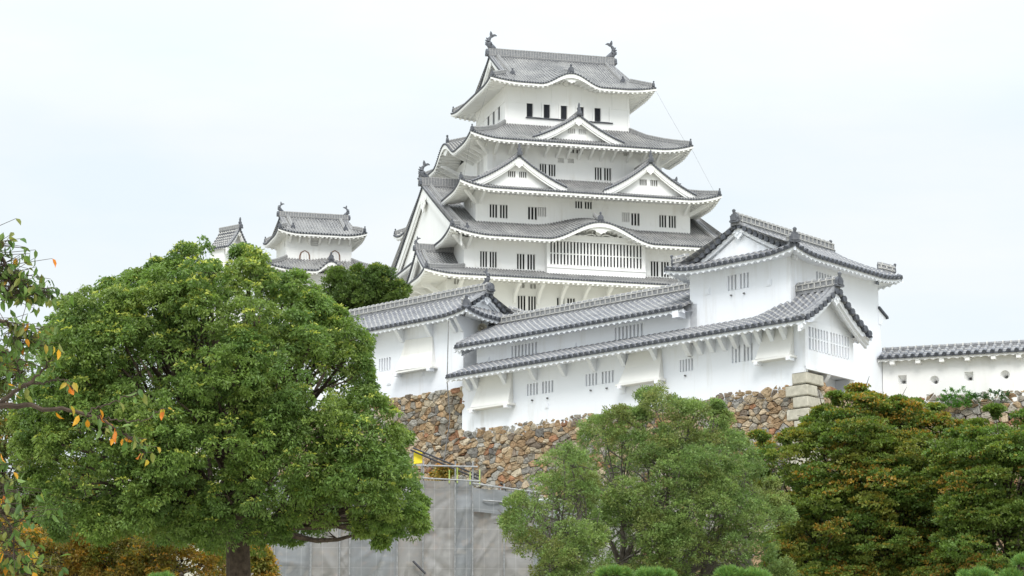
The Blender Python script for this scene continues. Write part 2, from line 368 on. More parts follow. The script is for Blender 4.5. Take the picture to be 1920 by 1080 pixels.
# one side of a roof: s along the eave, t inward; returns S(s, t)
def side_fn(K, side, o, z, kl, kr, D, lift, R, bump, lcap=None):
    a0, a1, b0, b1 = o
    s0, s1 = (a0, a1) if side in 'FB' else (b0, b1)
    def S(s, t):
        s, t = np.broadcast_arrays(np.asarray(s, float), np.asarray(t, float))
        tl = t if lcap is None else np.minimum(t, lcap)
        dl = np.maximum(0, 1-np.maximum(0, s-s0-tl*kl)/R)**2; dr = np.maximum(0, 1-np.maximum(0, s1-s-tl*kr)/R)**2
        zz = z(t)+lift*(dl+dr)*np.maximum(0, 1-t/min(D, 4.0))
        if bump: zz = zz+bell(s, bump[0], bump[1], bump[2])*np.maximum(0, 1-t/bump[3])
        a, b = {'F': (s, b0+t), 'B': (s, b1-t), 'L': (a0+t, s), 'R': (a1-t, s)}[side]
        return K(a, b, zz)
    return S, s0, s1
TKEEP = dict(sp=.29, r=.082)
def skirt(root, K, o, i, ze, H, c=.3, lift=.6, bumps={}, ow=None, wal=None, sides='FBLR', raf=.5, hip_h=.3, tk=TKEEP, mats=('roof_tile_keep', 'tile_end'), pl='plaster_keep', R=3.6, face=.25, scallop=0, hips=('FL', 'FR', 'BL', 'BR'), rw=.2, cut={}):
    """a roof round a storey, o = outer rectangle at the eave, i = inner one at the wall above, wal = the wall below"""
    mb = MB(); eb = MB(); dd = {'F': i[2]-o[2], 'B': o[3]-i[3], 'L': i[0]-o[0], 'R': o[1]-i[1]}
    nb = {'F': 'LR', 'B': 'LR', 'L': 'FB', 'R': 'FB'}; SF = {}
    for sd in sides:
        D = dd[sd]; l, r = nb[sd]; kl, kr = dd[l]/D, dd[r]/D
        S, s0, s1 = side_fn(K, sd, o, lambda t, D=D: ze+H*((1-c)*t/D+c*(t/D)**2), kl, kr, D, lift, R, bumps.get(sd))
        SF[sd] = S; cu = cut.get(sd); tl_ = lambda s: min(D, (s-s0)/kl, (s1-s)/kr)
        segs = [(s0, s1, (1, 1))] if not cu else [(s0, cu[0], (1, 0)), (cu[1], s1, (0, 1))]
        for q0, q1, _ in segs: tiles(mb, S, q0, q1, tl_, nt=6, **tk)
        wo = {'F': wal[2]-o[2], 'B': o[3]-wal[3], 'L': wal[0]-o[0], 'R': o[1]-wal[1]}[sd]
        bp = bumps.get(sd); ex = (lambda s, bp=bp: bell(s, bp[0], bp[1]*1.05, .35)) if bp else None
        for q0, q1, co in segs: soffit(eb, S, q0, q1, wo, face=face, raf=raf, extra=ex, corner=co, scallop=scallop, per=tk['sp'], rw=rw, kk=(kl, kr))
    rf = mb.build('roof', list(mats), root); eb.build('eave', pl, rf)
    for cn in hips:
        fb, lr = cn; kl = dd[lr]/dd[fb]; D = dd[fb]; S = SF[fb]; s_ = o[0] if lr == 'L' else o[1]; sg = 1 if lr == 'L' else -1
        t = np.linspace(.25, D, 8); P = S(s_+sg*kl*t, t)+UP*.05; ridge(rf, P, h=hip_h, wd=.26, tick=.28, name='hip_ridge', cap=.08)
        end_tile(rf, P[0]+UP*.0, P[0]-P[2], .42)
    return rf, SF
def chidori_curve(hw, zb, za, c=.42):
    def f(x):
        u = 1-np.clip(np.abs(np.asarray(x, float))/hw, 0, 1); return zb+(za-zb)*((1-c)*u+c*u*u)
    return f
def gable_front(parent, G, hw, zc, vy, wy, zb, board=.42, sp=.29, pl='plaster_keep', pend=.7, win=None, wmat=('window_dark', 'plaster_keep'), r=.085, steps=2, wallcut=0.0, ridge_tail=True, disc_r=.10, x0=0.0, louver=False):
    """verge tiles, barge boards, gable wall and pendant of one gable; G has a across and b inward"""
    n = 22; xs = np.linspace(0, hw, n); mb = MB(); bb = MB()
    for sg in (-1, 1):
        P = G(sg*xs, vy+.10, zc(xs)+.05); mb.tube(P, r*1.15, 6, 0)
        P2 = G(sg*xs, vy+.36, zc(xs)+.04); mb.tube(P2, r, 6, 0)
        L = np.concatenate([[0], np.cumsum(np.linalg.norm(np.diff(P, axis=0), axis=1))]); k = int(L[-1]/sp)
        for i in range(k):
            x = np.interp((i+.5)*L[-1]/k, L, xs); c = G(sg*x, vy, zc(x)-.03)
            mb.tube([c-G.v(0, .05), c+G.v(0, .12)], disc_r, 8, 1)
        for st in range(steps):
            h1 = board*(1 if st == 0 else 1.45); y = vy+.12+.10*st; tp = zc(xs)-.10
            hh = h1*(1+.25*xs/hw); A = G(sg*xs, y, tp); B = G(sg*xs, y, tp-hh); C = G(sg*xs, y+.12, tp-hh)
            bb.grid(np.stack([A, B], 1)); bb.grid(np.stack([B, C], 1)); bb.add([A[-1], B[-1], C[-1], C[-1]+UP*hh[-1]], [[0, 1, 2, 3]])
        A = G(sg*xs, vy+.2, zc(xs)-.2); B = G(sg*xs, wy, zc(xs)-.2); bb.grid(np.stack([A, B], 1))
    vt = mb.build('verge_tiles', ['ridge_tile', 'tile_end'], parent); bb.build('barge_board', pl, parent)
    mb = MB(); ops = [] if not win else [w_[:4] for w_ in win]
    fn = lambda s, z, d: G(s, wy+d, z)
    zm = max([o[3] for o in ops], default=zb+.05)+.03
    wall(mb, fn, -hw, hw, zb, zm, ops, .2, step=hw/10, top=lambda s: max(zb, float(zc(s))-.18))
    mb.build('gable_wall', pl, parent)
    for w_ in (win or []): window(parent, fn, w_[:4], even_bars(w_[4]), .2, wmat, lip=.03)
    if pend:
        s = pend; z0 = float(zc(0))-board*1.25; o = G(0, vy+.08, 0); ac = G.v(1, 0); ac = unit(ac)
        half = [(0, .15), (.30, .10), (.52, -.12), (.78, -.30), (.60, -.38), (.42, -.36), (.45, -.56), (.30, -.66), (.16, -.70), (.10, -.84), (0, -.92)]
        pl_ = [o+ac*x*s+UP*(z0+z*s) for x, z in half]+[o-ac*x*s+UP*(z0+z*s) for x, z in half[::-1][1:-1]]
        mb = MB(); mb.prism(pl_, G.v(0, .10)); c = o+UP*(z0-.35*s)-G.v(0, .05)
        mb.tube([c, c+G.v(0, .08)], .13*s, 6); 
        for sg in (-1, 1): mb.tube([o+ac*sg*.36*s+UP*(z0-.22*s)-G.v(0, .03), o+ac*sg*.36*s+UP*(z0-.22*s)+G.v(0, .05)], .10*s, 6)
        mb.build('pendant', pl, parent)
    return vt
def dormer(root, G, hw, zb, za, depth, vy=0, c=.42, win=None, orn='knob', tail=True, mats=('roof_tile_keep', 'tile_end'), pl='plaster_keep', board=.42, pend=.75, tk=TKEEP, wmat=('window_dark', 'plaster_keep'), wy=.75, rh=.35, back=False):
    """a gabled dormer: G has a across, b inward from the verge"""
    zc = chidori_curve(hw, zb, za, c); mb = MB()
    for sg in (-1, 1):
        S = lambda s, t, sg=sg: G(sg*(hw-t), s, zc(hw-t))
        tiles(mb, S, vy, depth, lambda s: hw, nt=8, ends=back, **tk)
    g = mb.build('gable', list(mats), root)
    gable_front(g, G, hw, zc, vy, vy+wy, zb-.4, board=board, pl=pl, pend=pend, win=win, wmat=wmat)
    top = float(zc(0)); P = G(np.zeros(4), np.linspace(vy-.05, depth, 4), top+.05); ridge(g, P, h=rh, wd=.28, tick=.3, cap=.08)
    end_tile(g, G(0, vy-.10, top-.02), -G.v(0, 1), .52, orn == 'knob')
    if orn == 'fish': fish(g, G(0, vy+.1, top+.45), G.v(0, 1), 1.0)
    if orn == 'fin':
        m = MB(); p = G(0, vy-.05, top+.45); a = G.v(1, 0); m.prism([p+a*x+UP*z for x, z in ((-.16, 0), (-.22, .25), (-.08, .38), (-.1, .62), (0, .85), (.1, .62), (.08, .38), (.22, .25), (.16, 0))], G.v(0, .16)); m.build('ridge_finial', 'ornament_tile', g)
    if tail:
        for sg in (-1, 1):
            x = np.linspace(.25, hw*.80, 8); P = G(sg*x, vy+.75, zc(x)+.05); ridge(g, P, h=.20, wd=.24, tick=.28, name='descending_ridge', cap=.08)
            d = P[-1]-P[-2]; end_tile(g, P[-1], d, .34, False)
    return g
def hip_gable(root, K, o, ra, bc, ze, Ht, c=.2, lift=.5, bumps={}, wal=None, gi=2.0, gw=.9, tk=TKEEP, mats=('roof_tile_keep', 'tile_end'), pl='plaster_keep', raf=.5, face=.25, sides='FBLR', fishsize=1.8, ridge_h=.8, board=.5, pend=1.0, R=3.6, wins=(), gables='LR', scallop=0, drop=True, endk=True, hip_h=.3, rw=.2, steps=2):
    """hipped-and-gabled roof; ra = (a0, a1) of the verges, ridge at b = bc"""
    a0, a1, b0, b1 = o; Df, Db = bc-b0, b1-bc; gl, gr = ra[0]-a0, a1-ra[1]; D = Df
    Hf = lambda t, D=D: ze+Ht*((1-c)*t/D+c*(t/D)**2); mb = MB(); eb = MB(); SF = {}
    for sd, DD in (('F', Df), ('B', Db)):
        S, s0, s1 = side_fn(K, sd, o, lambda t, DD=DD: Hf(t*Df/DD), 1, 1, DD, lift, R, bumps.get(sd), lcap=min(gl, gr)); SF[sd] = S
        if sd not in sides: continue
        def tl(s, DD=DD):
            e = s-s0; f = s1-s; return min(DD if e >= gl else e, DD if f >= gr else f)
        tiles(mb, S, s0, ra[0], tl, nt=4, **tk); tiles(mb, S, ra[0], ra[1], lambda s: DD, nt=9, **tk); tiles(mb, S, ra[1], s1, tl, nt=4, **tk)
        wo = (wal[2]-b0) if sd == 'F' else (b1-wal[3]); bp = bumps.get(sd); ex = (lambda s, bp=bp: bell(s, bp[0], bp[1]*1.05, .35)) if bp else None
        soffit(eb, S, s0, s1, wo, face=face, raf=raf, extra=ex, corner=(1, 1), scallop=scallop, per=tk['sp'], rw=rw)
    for sd, g_ in (('L', gl+gw), ('R', gr+gw)):
        S, s0, s1 = side_fn(K, sd, o, Hf, 1, 1, g_, lift, R, bumps.get(sd)); SF[sd] = S
        if sd not in sides: continue
        tiles(mb, S, s0, s1, lambda s: min(g_, s-s0, s1-s), nt=5, **tk)
        wo = (wal[0]-a0) if sd == 'L' else (a1-wal[1]); soffit(eb, S, s0, s1, wo, face=face, raf=raf, corner=(1, 1), scallop=scallop, per=tk['sp'], rw=rw)
    rf = mb.build('roof', list(mats), root); eb.build('eave', pl, rf); zr = ze+Ht
    for sd in gables:
        G = Frame(K(ra[0] if sd == 'L' else ra[1], bc, 0), -K.ub if sd == 'L' else K.ub, K.ua if sd == 'L' else -K.ua)
        g_ = gl if sd == 'L' else gr
        zc = lambda x: Hf(np.clip(Df-np.abs(np.asarray(x, float))*1.0, 0, None))
        gable_front(rf, G, min(Df, Db)-g_*.85, zc, 0, gw, float(Hf(g_+gw))-.3, board=board, pl=pl, pend=pend, win=wins, steps=steps)
        if drop:
            for sg in (-1, 1):
                x = np.linspace(.3, min(Df, Db)-g_*1.1, 9); P = G(sg*x, .9, zc(x)+.05); ridge(rf, P, h=.24, wd=.26, tick=.28, name='descending_ridge', cap=.08); end_tile(rf, P[-1], P[-1]-P[-3], .5 if ridge_h > .4 else .3, ridge_h > .4)
        for sg, sdn in ((-1, 'a'), (1, 'b')):
            fb = 'F' if (sg > 0) == (sd == 'L') else 'B'; S = SF[fb]; t = np.linspace(.25, g_+.1, 6); s_ = (a0+t) if sd == 'L' else (a1-t)
            P = S(s_, t)+UP*.05; ridge(rf, P, h=hip_h, wd=.26, tick=.28, name='hip_ridge', cap=.08); end_tile(rf, P[0], P[0]-P[2], .42 if ridge_h > .4 else .26)
    P = K(np.linspace(ra[0]-.1, ra[1]+.1, 6), bc, zr+.02); ridge(rf, P, h=ridge_h, wd=.42, tick=.3, cap=.10)
    for e, sg in ((0, 1), (-1, -1)):
        if (sg > 0 and 'L' not in gables) or (sg < 0 and 'R' not in gables): continue
        end_tile(rf, P[e]-K.v(sg*.05, 0), -K.v(sg, 0), min(.7, ridge_h*1.0+.06), endk and not fishsize)
        if fishsize: fish(rf, P[e]+UP*(ridge_h+.02)+K.v(sg*.15, 0), K.v(sg, 0), fishsize)
    return rf, SF
def bracket(parent, K, a, b_wall, z, pts, th=.22, pl='plaster_keep', dirv=None, name='eave_bracket'):
    d = -K.v(0, 1) if dirv is None else dirv; ac = np.cross(d, UP); o = K(a, b_wall, z); mb = MB()
    mb.prism([o+d*x+UP*y-ac*th/2 for x, y in pts], ac*th); return mb.build(name, pl, parent)
STRUT = [(0, -1.0), (0, -.62), (1.55, .12), (2.1, .12), (2.1, -.02)]
OGEE = [(0, -1.9), (0, -1.2), (.35, -.75), (1.3, -.2), (1.3, .1), (2.2, .1), (2.2, -.35), (1.55, -.55), (.85, -.95), (.42, -1.35), (.30, -1.9)]

# ================================================================ the great keep
AK = radians(15.67); UA = np.array([cos(AK), sin(AK)]); VA = np.array([-sin(AK), cos(AK)]); OK = np.array([5.773, 275.0])
K = Frame(OK, UA, VA)
keep = thing('main_keep', 'tall many-roofed white main keep with fish ornaments on its topmost ridge', 'castle', K(0, 5.8, 44))
BC = 5.8
def mirror(a, b): return (-a, a, b, 2*BC-b)
W5 = (-6.75, 6.75, 0.0, 11.6); W4 = mirror(9.35, -2.65); W3 = mirror(11.35, -5.6); W2 = mirror(13.2, -8.2); W1 = mirror(15.3, -9.4)
O5 = mirror(8.95, -2.41); O4 = mirror(11.85, -5.48); O3 = mirror(13.75, -8.6); O2 = mirror(15.2, -10.5); O1 = mirror(18.3, -12.6)
def px_op(b, r):
    O = K(0, b, 0); s0, z1 = onp(r[0], r[1], O, UA); s1, _ = onp(r[2], r[1]+(r[2]-r[0])*.055, O, UA); _, z0 = onp(r[0], r[3], O, UA); return (s0, s1, z0, z1)
def px_op_w(a, r):      # on a face seen from the left: r = near right edge first
    O = K(a, 0, 0); s0, z1 = onp(r[0], r[1], O, VA); s1, _ = onp(r[2], r[1]+(r[0]-r[2])*.9, O, VA); _, z0 = onp(r[0], r[3], O, VA); return (s0, s1, z0, z1)
def c2(*r): return tuple(v/2.954+(730 if i % 2 == 0 else 260) for i, v in enumerate(r))
def c1(*r): return tuple(v/3.84+(820 if i % 2 == 0 else 40) for i, v in enumerate(r))
def storey(W_, z0, z1, wins, winsL=(), top=None, panels=None):
    """four walls of one storey; wins = list of (opening, bars, kind)"""
    mb = MB()
    fF = lambda s, z, d: K(s, W_[2]+d, z); fL = lambda s, z, d: K(W_[0]+d, s, z); fR = lambda s, z, d: K(W_[1]-d, s, z); fB = lambda s, z, d: K(s, W_[3]-d, z)
    wall(mb, fF, W_[0], W_[1], z0, z1, [x[0] for x in wins], .25, step=1.0, top=top)
    wall(mb, fL, W_[2], W_[3], z0, z1, [x[0] for x in winsL], .25, step=1.0); wall(mb, fR, W_[2], W_[3], z0, z1); wall(mb, fB, W_[0], W_[1], z0, z1)
    mb.build('wall', 'plaster_keep', keep)
    for fn, L in ((fF, wins), (fL, winsL)):
        for op, bars, kind in L:
            m = {'d': ('window_dark', 'plaster_keep'), 'w': ('window_board', 'plaster_keep')}[kind[0]]
            window(keep, fn, op, bars, .25, m, lip=.05, dark_bars=(kind[-1] == 'k'), bar_d=(.03, .10))
P3 = pair_bars(3); P2 = pair_bars(2)
# storeys, bottom to top
storey(W1, 44, 51.85, [(px_op(W1[2], c2(712, 868, 812, 950)), P3, 'd'), (px_op(W1[2], c2(928, 880, 1028, 962)), P3, 'd'), (px_op(W1[2], c2(1140, 893, 1235, 975)), P3, 'd'),
    (px_op(W1[2], c2(715, 798, 748, 826)), [(.4, .6)], 'w'), (px_op(W1[2], c2(780, 802, 812, 830)), [(.4, .6)], 'w'), (px_op(W1[2], c2(358, 776, 388, 806)), [(.4, .6)], 'w')])
storey(W2, 52.8, 56.35, [(px_op(W2[2], c2(503, 622, 595, 710)), P3, 'd'), (px_op(W2[2], c2(707, 636, 807, 722)), P3, 'd'), (px_op(W2[2], c2(1448, 678, 1548, 762)), P3, 'd')], top=lambda s: 56.35+float(bell(s, .35, 5.6, 1.75)))
storey(W3, 58.3, 61.75, [(px_op(W3[2], c2(556, 362, 655, 436)), P3, 'd'), (px_op(W3[2], c2(768, 377, 818, 447)), even_bars(2), 'd'), (px_op(W3[2], c2(822, 378, 868, 430)), even_bars(3), 'w'),
    (px_op(W3[2], c2(1030, 345, 1122, 385)), P3, 'd'), (px_op(W3[2], c2(1290, 408, 1330, 460)), even_bars(3), 'w'), (px_op(W3[2], c2(1340, 412, 1386, 480)), even_bars(2), 'd'), (px_op(W3[2], c2(1495, 422, 1587, 490)), P3, 'd')],
    [(px_op_w(W3[0], (884.5, 375, 881, 388)), [], 'w')])
storey(W4, 63.6, 67.6, [(px_op(W4[2], c2(833, 138, 920, 203)), P3, 'd'), (px_op(W4[2], c2(1138, 158, 1228, 228)), P3, 'd'), (px_op(W4[2], c2(988, 46, 1072, 78)), P3, 'd'),
    (px_op(W4[2], c2(933, 106, 966, 132)), [], 'w'), (px_op(W4[2], c2(988, 109, 1022, 134)), [], 'w'), (px_op(W4[2], c2(1297, 70, 1328, 95)), even_bars(2), 'w')],
    [(px_op_w(W4[0], (906.5, 297, 895.5, 321)), pair_bars(2), 'w')])
tops = [c1(643, 584, 686, 687), c1(766, 595, 808, 692), c1(889, 605, 931, 697), c1(1010, 616, 1052, 706), c1(1132, 626, 1175, 720)]
bars4 = [(i/5-.03, i/5+.03) for i in range(1, 5)]
o5 = [px_op(0, r) for r in tops]; zt5 = o5[0][3]; zb5 = o5[0][2]; o5 = [(a, a+.66, zb5, zt5) for a, b, _, _ in o5]
w5l = [(b0_, b0_+.75, zb5, zt5) for b0_ in (1.9, 4.0, 6.1)]
storey(W5, 69.8, 74.45, [(o, bars4, 'dk') for o in o5], [(o, bars4, 'dk') for o in w5l], top=lambda s: 74.45+float(bell(s, -.2, 3.3, 1.15)))
mb = MB()      # timber framing showing in relief on the top storey, sills and shutters
ft = K.v(0, -.05)
mb.box(K(-6.8, 0, 72.6), K.v(13.6, 0), K.v(0, -.06), UP*.09); mb.box(K(-6.75, 0, 72.6), K.v(0, 11.6), K.v(-.06, 0), UP*.09)
for a in np.linspace(-6.7, 6.5, 9): mb.box(K(a, 0, 72.69), K.v(.14, 0), K.v(0, -.045), UP*(1.60+float(bell(a, -.2, 3.3, 1.0))))
for a, b, z0, z1 in o5: mb.box(K(b+.06, 0, z0+.02), K.v(.82, 0), K.v(0, -.05), UP*(z1-z0-.04)); mb.box(K(b+.93, 0, z0-.1), K.v(.16, 0), K.v(0, -.09), UP*(z1-z0+.2))
mb.box(K(-6.75, 0, 69.9), K.v(.22, 0), K.v(0, -.06), UP*2.7); mb.box(K(6.53, 0, 69.9), K.v(.22, 0), K.v(0, -.06), UP*2.7)
mb.build('wall_framing', 'plaster_keep', keep)
for x0, x1 in ((o5[0][0]-.1, o5[3][1]+1.2), (o5[4][0]-.1, o5[4][1]+1.3)):
    mb = MB(); mb.box(K(x0, 0, zb5-.14), K.v(x1-x0, 0), K.v(0, -.14), UP*.10); mb.build('window_sill', 'dark_lattice', keep)
# the broad latticed bay under the wave gable
a0, zz1 = onp(*c2(873, 560), K(0, W2[2]-.7, 0), UA); a1, _ = onp(*c2(1418, 600), K(0, W2[2]-.7, 0), UA); _, zz0 = onp(*c2(873, 742), K(0, W2[2]-.7, 0), UA)
BYF = lambda s, z, d: K(s, W2[2]-.7+d, z); bay_op = (a0+.35, a1-.4, 53.95, 56.3); mb = MB()
wall(mb, BYF, a0, a1, 53.0, 57.0, [bay_op], .3); 
for s in (a0, a1): mb.add([K(s, W2[2]-.7, 53.0), K(s, W2[2], 53.0), K(s, W2[2], 57.0), K(s, W2[2]-.7, 57.0)], [[0, 1, 2, 3]])
mb.box(K(a0-.08, W2[2]-.8, 56.3), K.v(a1-a0+.16, 0), K.v(0, .25), UP*.18); mb.box(K(a0, W2[2]-.78, 53.6), K.v(a1-a0, 0), K.v(0, .1), UP*.14)
lb = mb.build('lattice_bay', 'plaster_keep', keep)
window(keep, BYF, bay_op, even_bars(27, .95), .3, ('window_dark', 'plaster_keep'), lip=.06, hbars=[(.46, .50)], bar_d=(.02, .16))
# carved panel inside the wave gables
def scroll(parent, fr, a, b, z, s):
    mb = MB()
    for sg in (-1, 1):
        th = np.linspace(0, 3.6, 16); r_ = .42*s*(1-th/5)
        mb.tube(fr(a+sg*(.75*s+np.cos(th)*r_), b, z+np.sin(th)*r_*.7), .06*s, 5)
        mb.tube(fr(a+sg*np.linspace(.3, 1.9, 8)*s, b, z-.25*s+.1*s*np.sin(np.linspace(0, 6, 8))), .06*s, 5)
    mb.tube([fr(a, b-.06, z), fr(a, b+.1, z)], .3*s, 8); mb.build('carved_panel', 'plaster_keep', parent)
def pendant(parent, fr, a, b, z, s):
    mb = MB(); half = [(0, .25), (.45, .2), (.85, .02), (1.15, 0), (.9, -.14), (.55, -.18), (.4, -.34), (.2, -.38), (0, -.5)]
    o_ = fr(a, b, z); ac = unit(fr.v(1, 0)); mb.prism([o_+ac*x*s+UP*y*s for x, y in half]+[o_-ac*x*s+UP*y*s for x, y in half[::-1][1:-1]], fr.v(0, .14)); mb.build('pendant', 'plaster_keep', parent)
# roofs
r1, _ = skirt(keep, K, O1, W2, 51.75, 1.5, c=.2, lift=.45, wal=W1, bumps={}, R=3.5)
r2, S2 = hip_gable(keep, K, (O2[0], O2[1], O2[2], 2*BC+10.5), (-14.1, 14.1), BC, 56.2, 8.3, c=.08, lift=.75, bumps={'F': (.35, 5.7, 1.95, 9.5)}, wal=W2, gi=1.3, gw=.5, fishsize=1.8, ridge_h=.85, board=.75, pend=2.1, R=4.5)
r3, _ = skirt(keep, K, O3, W4, 61.45, 2.6, c=.3, lift=.7, wal=W3, cut={'L': (-.9, 12.5), 'R': (-.9, 12.5)})
r4, _ = skirt(keep, K, O4, W5, 67.3, 3.0, c=.3, lift=.62, wal=W4, bumps={'L': (BC, 4.6, 1.75, 7.5), 'R': (BC, 4.6, 1.75, 7.5)})
r5, _ = hip_gable(keep, K, O5, (-6.9, 6.9), BC, 74.2, 4.85, c=.12, lift=.40, bumps={'F': (-.2, 3.4, 1.3, 7.5), 'B': (.2, 3.4, 1.3, 7.5)}, wal=W5, gw=.8, fishsize=1.85, ridge_h=.75, board=.5, pend=.9)
# ridge behind each wave gable with its end tile
for rf, fr, z, dep in ((r5, K.sub(-.2, O5[2]), 75.5, 3.0), (r4, Frame(K(O4[0], BC, 0), -VA, UA), 69.05, 3.4), (r2, K.sub(.35, O2[2]), 58.15, 2.6)):
    P = fr(np.zeros(4), np.linspace(.5, dep, 4), z+.06+np.linspace(.15, 1, 4)*(.9 if rf is not r2 else 1.1)); ridge(rf, P, h=.22, wd=.3, tick=.3, name='descending_ridge'); end_tile(rf, P[0], -fr.v(0, 1), .6)
for a, b, z, s in ((-.2, -.12, 74.95, .9), (.5, W2[2]-.72, 57.35, 1.1)): scroll(keep, K, a, b, z, s)
pendant(keep, K, -.2, O5[2]+.25, 74.95, .9); pendant(keep, K, .35, O2[2]+.25, 57.55, 1.15)
pendant(keep, Frame(K(O4[0]+.25, BC, 0), -VA, UA), 0, 0, 68.35, 1.0)
# gables standing on the roofs
GW = lambda zb, n=2, w=.42, g=.16, h=.62: [(-w*2-g+.2, -g, zb, zb+h, 3), (g, w*2+g-.2, zb, zb+h, 3)]
dormer(keep, K.sub(-.15, -4.55), 4.9, 67.95, 70.55, 4.3, c=.35, win=[(-.95, -.2, 68.75, 69.25, 3), (.2, .95, 68.75, 69.25, 3)], orn='fin', wmat=('window_board', 'plaster_keep'), pend=.7)
dormer(keep, K.sub(-7.4, -7.75), 5.0, 62.15, 65.1, 4.9, c=.35, win=[(-.95, -.2, 63.0, 63.62, 3), (.2, .95, 63.0, 63.62, 3)], orn='fin', pend=.85)
dormer(keep, K.sub(6.45, -7.75), 4.9, 62.15, 65.3, 4.9, c=.35, win=[(-.95, -.2, 63.0, 63.62, 3), (.2, .95, 63.0, 63.62, 3)], orn='fin', pend=.85)
# small gable low on the west side, with a fish on its ridge
GWs = Frame(K(-17.1, -3.9, 0), -VA, UA)
dormer(keep, GWs, 4.0, 53.0, 55.6, 4.2, c=.3, orn='fish', pend=.8, rh=.6, board=.5)
# brackets under the eaves
for a in (-8.6, -7.0, -5.4, -3.3, -2.0, -.9, .3, 1.5, 2.7, 3.9, 5.6, 7.2, 8.7): bracket(keep, K, a, W4[2], 67.25, STRUT)
for b in (-1.9, -.7, .5, 1.7, 2.9, 8.3, 9.6, 11.0): bracket(keep, K, W4[0], b, 67.25, STRUT, dirv=-K.v(1, 0))
for a in (-14.2, -11.3, -8.4, -6.0, -3.6, -1.3, 1.0, 3.4, 5.7): bracket(keep, K, a, W1[2], 51.6, OGEE, th=.3)
for b in (-8.0, -5.0, -2.0, 1): bracket(keep, K, W1[0], b, 51.6, OGEE, th=.3, dirv=-K.v(1, 0))
for a in (-10.9, 10.7): bracket(keep, K, a, W3[2], 61.35, STRUT, th=.24)
for a in (-12.9,): bracket(keep, K, a, W2[2], 56.15, STRUT, th=.24)
for W_, z in ((W4, 67.2), (W3, 61.3), (W2, 56.1)):
    for sx in (-1, 1): bracket(keep, K, W_[0] if sx < 0 else W_[1], W_[2], z, STRUT, th=.26, dirv=unit(K.v(sx, -1)))
# loopholes in relief on the walls
for b, L in ((W3[2], ((519, 412), (679, 423), (1010, 365), (1148, 373), (1198, 376), (1458, 472), (1630, 492), (961, 362))), (W2[2], ((487, 697), (614, 703), (693, 708), (832, 717), (1433, 748))), (W4[2], ((1008, 208), (1110, 213))), (W1[2], ((698, 935),))):
    for x, y in L:
        px, py = c2(x, y); s, z = onp(px, py, K(0, b, 0), UA); mb = MB()
        mb.box(K(s-.2, b, z-.2), K.v(.4, 0), K.v(0, -.035), UP*.4); mb.box(K(s-.14, b-.035, z-.14), K.v(.28, 0), K.v(0, -.012), UP*.28); mb.build('loophole_lid', 'plaster_keep', keep)
# sloping stone base of the keep (behind the lower buildings)

for sx in (-1, 1):      # thin stay wires from eave to eave
    for (p, q) in ((K(sx*8.9, -2.35, 74.3), K(sx*11.2, -4.9, 68.3)), (K(sx*11.7, -5.3, 67.6), K(sx*13.3, -8.1, 62.2))):
        mb = MB(); mb.tube([p, (p+q)/2-UP*.05, q], .011, 4); mb.build('stay_wire', 'cable_grey', keep)
# visitors behind the bars of the top windows
def visitor(a, cloth, label):
    base = K(a, .55, 71.0); mb = MB(); zz = np.array([0, .25, .5, .62, .70, .74, .80, .88, .96, 1.0]); rr = [.17, .19, .20, .15, .065, .06, .09, .10, .075, .02]
    P = base[None]+zz[:, None]*UP; mb.tube(P, rr, 12)
    for sg in (-1, 1): mb.tube([base+K.v(sg*.17, 0, .58), base+K.v(sg*.25, -.03, .35), base+K.v(sg*.17, -.22, .22)], [.06, .05, .035], 6)
    o = mb.build('person', 'skin', base=base, smooth=True); tag(o, label, 'person', 'visitors at the top windows'); mb = MB(); mb.tube(P[:5]-UP*0, np.array([.185, .205, .215, .165, .08]), 12)
    for sg in (-1, 1): mb.tube([base+K.v(sg*.17, 0, .60), base+K.v(sg*.26, -.03, .34)], [.08, .06], 6)
    mb.build('jacket', cloth, o, smooth=True); mb = MB(); mb.tube([base+UP*.84+K.v(0, .03), base+UP*.93+K.v(0, .02), base+UP*1.02], [.105, .11, .03], 10); mb.build('hair', 'dark_cloth', o, smooth=True)
visitor(o5[1][0]+.35, 'red_cloth', 'person in red behind the second window of the top storey'); visitor(o5[4][0]+.33, 'dark_cloth', 'person in dark clothes behind the rightmost window of the top storey')
RT[:] = [.05, .04]

# ================================================================ the small keep and roofs beyond the trees
SKO = at(538, 440, 300); SKf = Frame(SKO, UA, VA)
sk = thing('small_keep', 'small white castle tower with arched brown-framed windows and fish-topped grey roof beyond the big tree', 'castle tower', SKf(3.7, 3, 52))
WS = (0, 7.45, 0, 6.2)
def sfn(s, z, d): return SKf(s, d, z)
def spx(x0, y0, x1, y1):
    f = lambda x, y: (400+x/4.5, 360+y/4.5); p = onp(*f(x0, y0), SKf(0, 0, 0), UA); q = onp(*f(x1, y1), SKf(0, 0, 0), UA); return (p[0], q[0], q[1], p[1])
mb = MB(); vent = spx(825, 405, 885, 458)
wall(mb, sfn, 0, 7.45, 52, 64.3, [vent], .2); wall(mb, lambda s, z, d: SKf(d, s, z), 0, 6.2, 52, 64.3, [(1.0, 1.4, 63.0, 63.7)], .2)
wall(mb, lambda s, z, d: SKf(7.45-d, s, z), 0, 6.2, 52, 64.3); wall(mb, lambda s, z, d: SKf(s, 6.2-d, z), 0, 7.45, 52, 64.3); mb.build('wall', 'plaster_weathered', sk)
window(sk, sfn, vent, [], .2, ('window_board', 'plaster_weathered'), hbars=[(.3, .42), (.62, .74)])
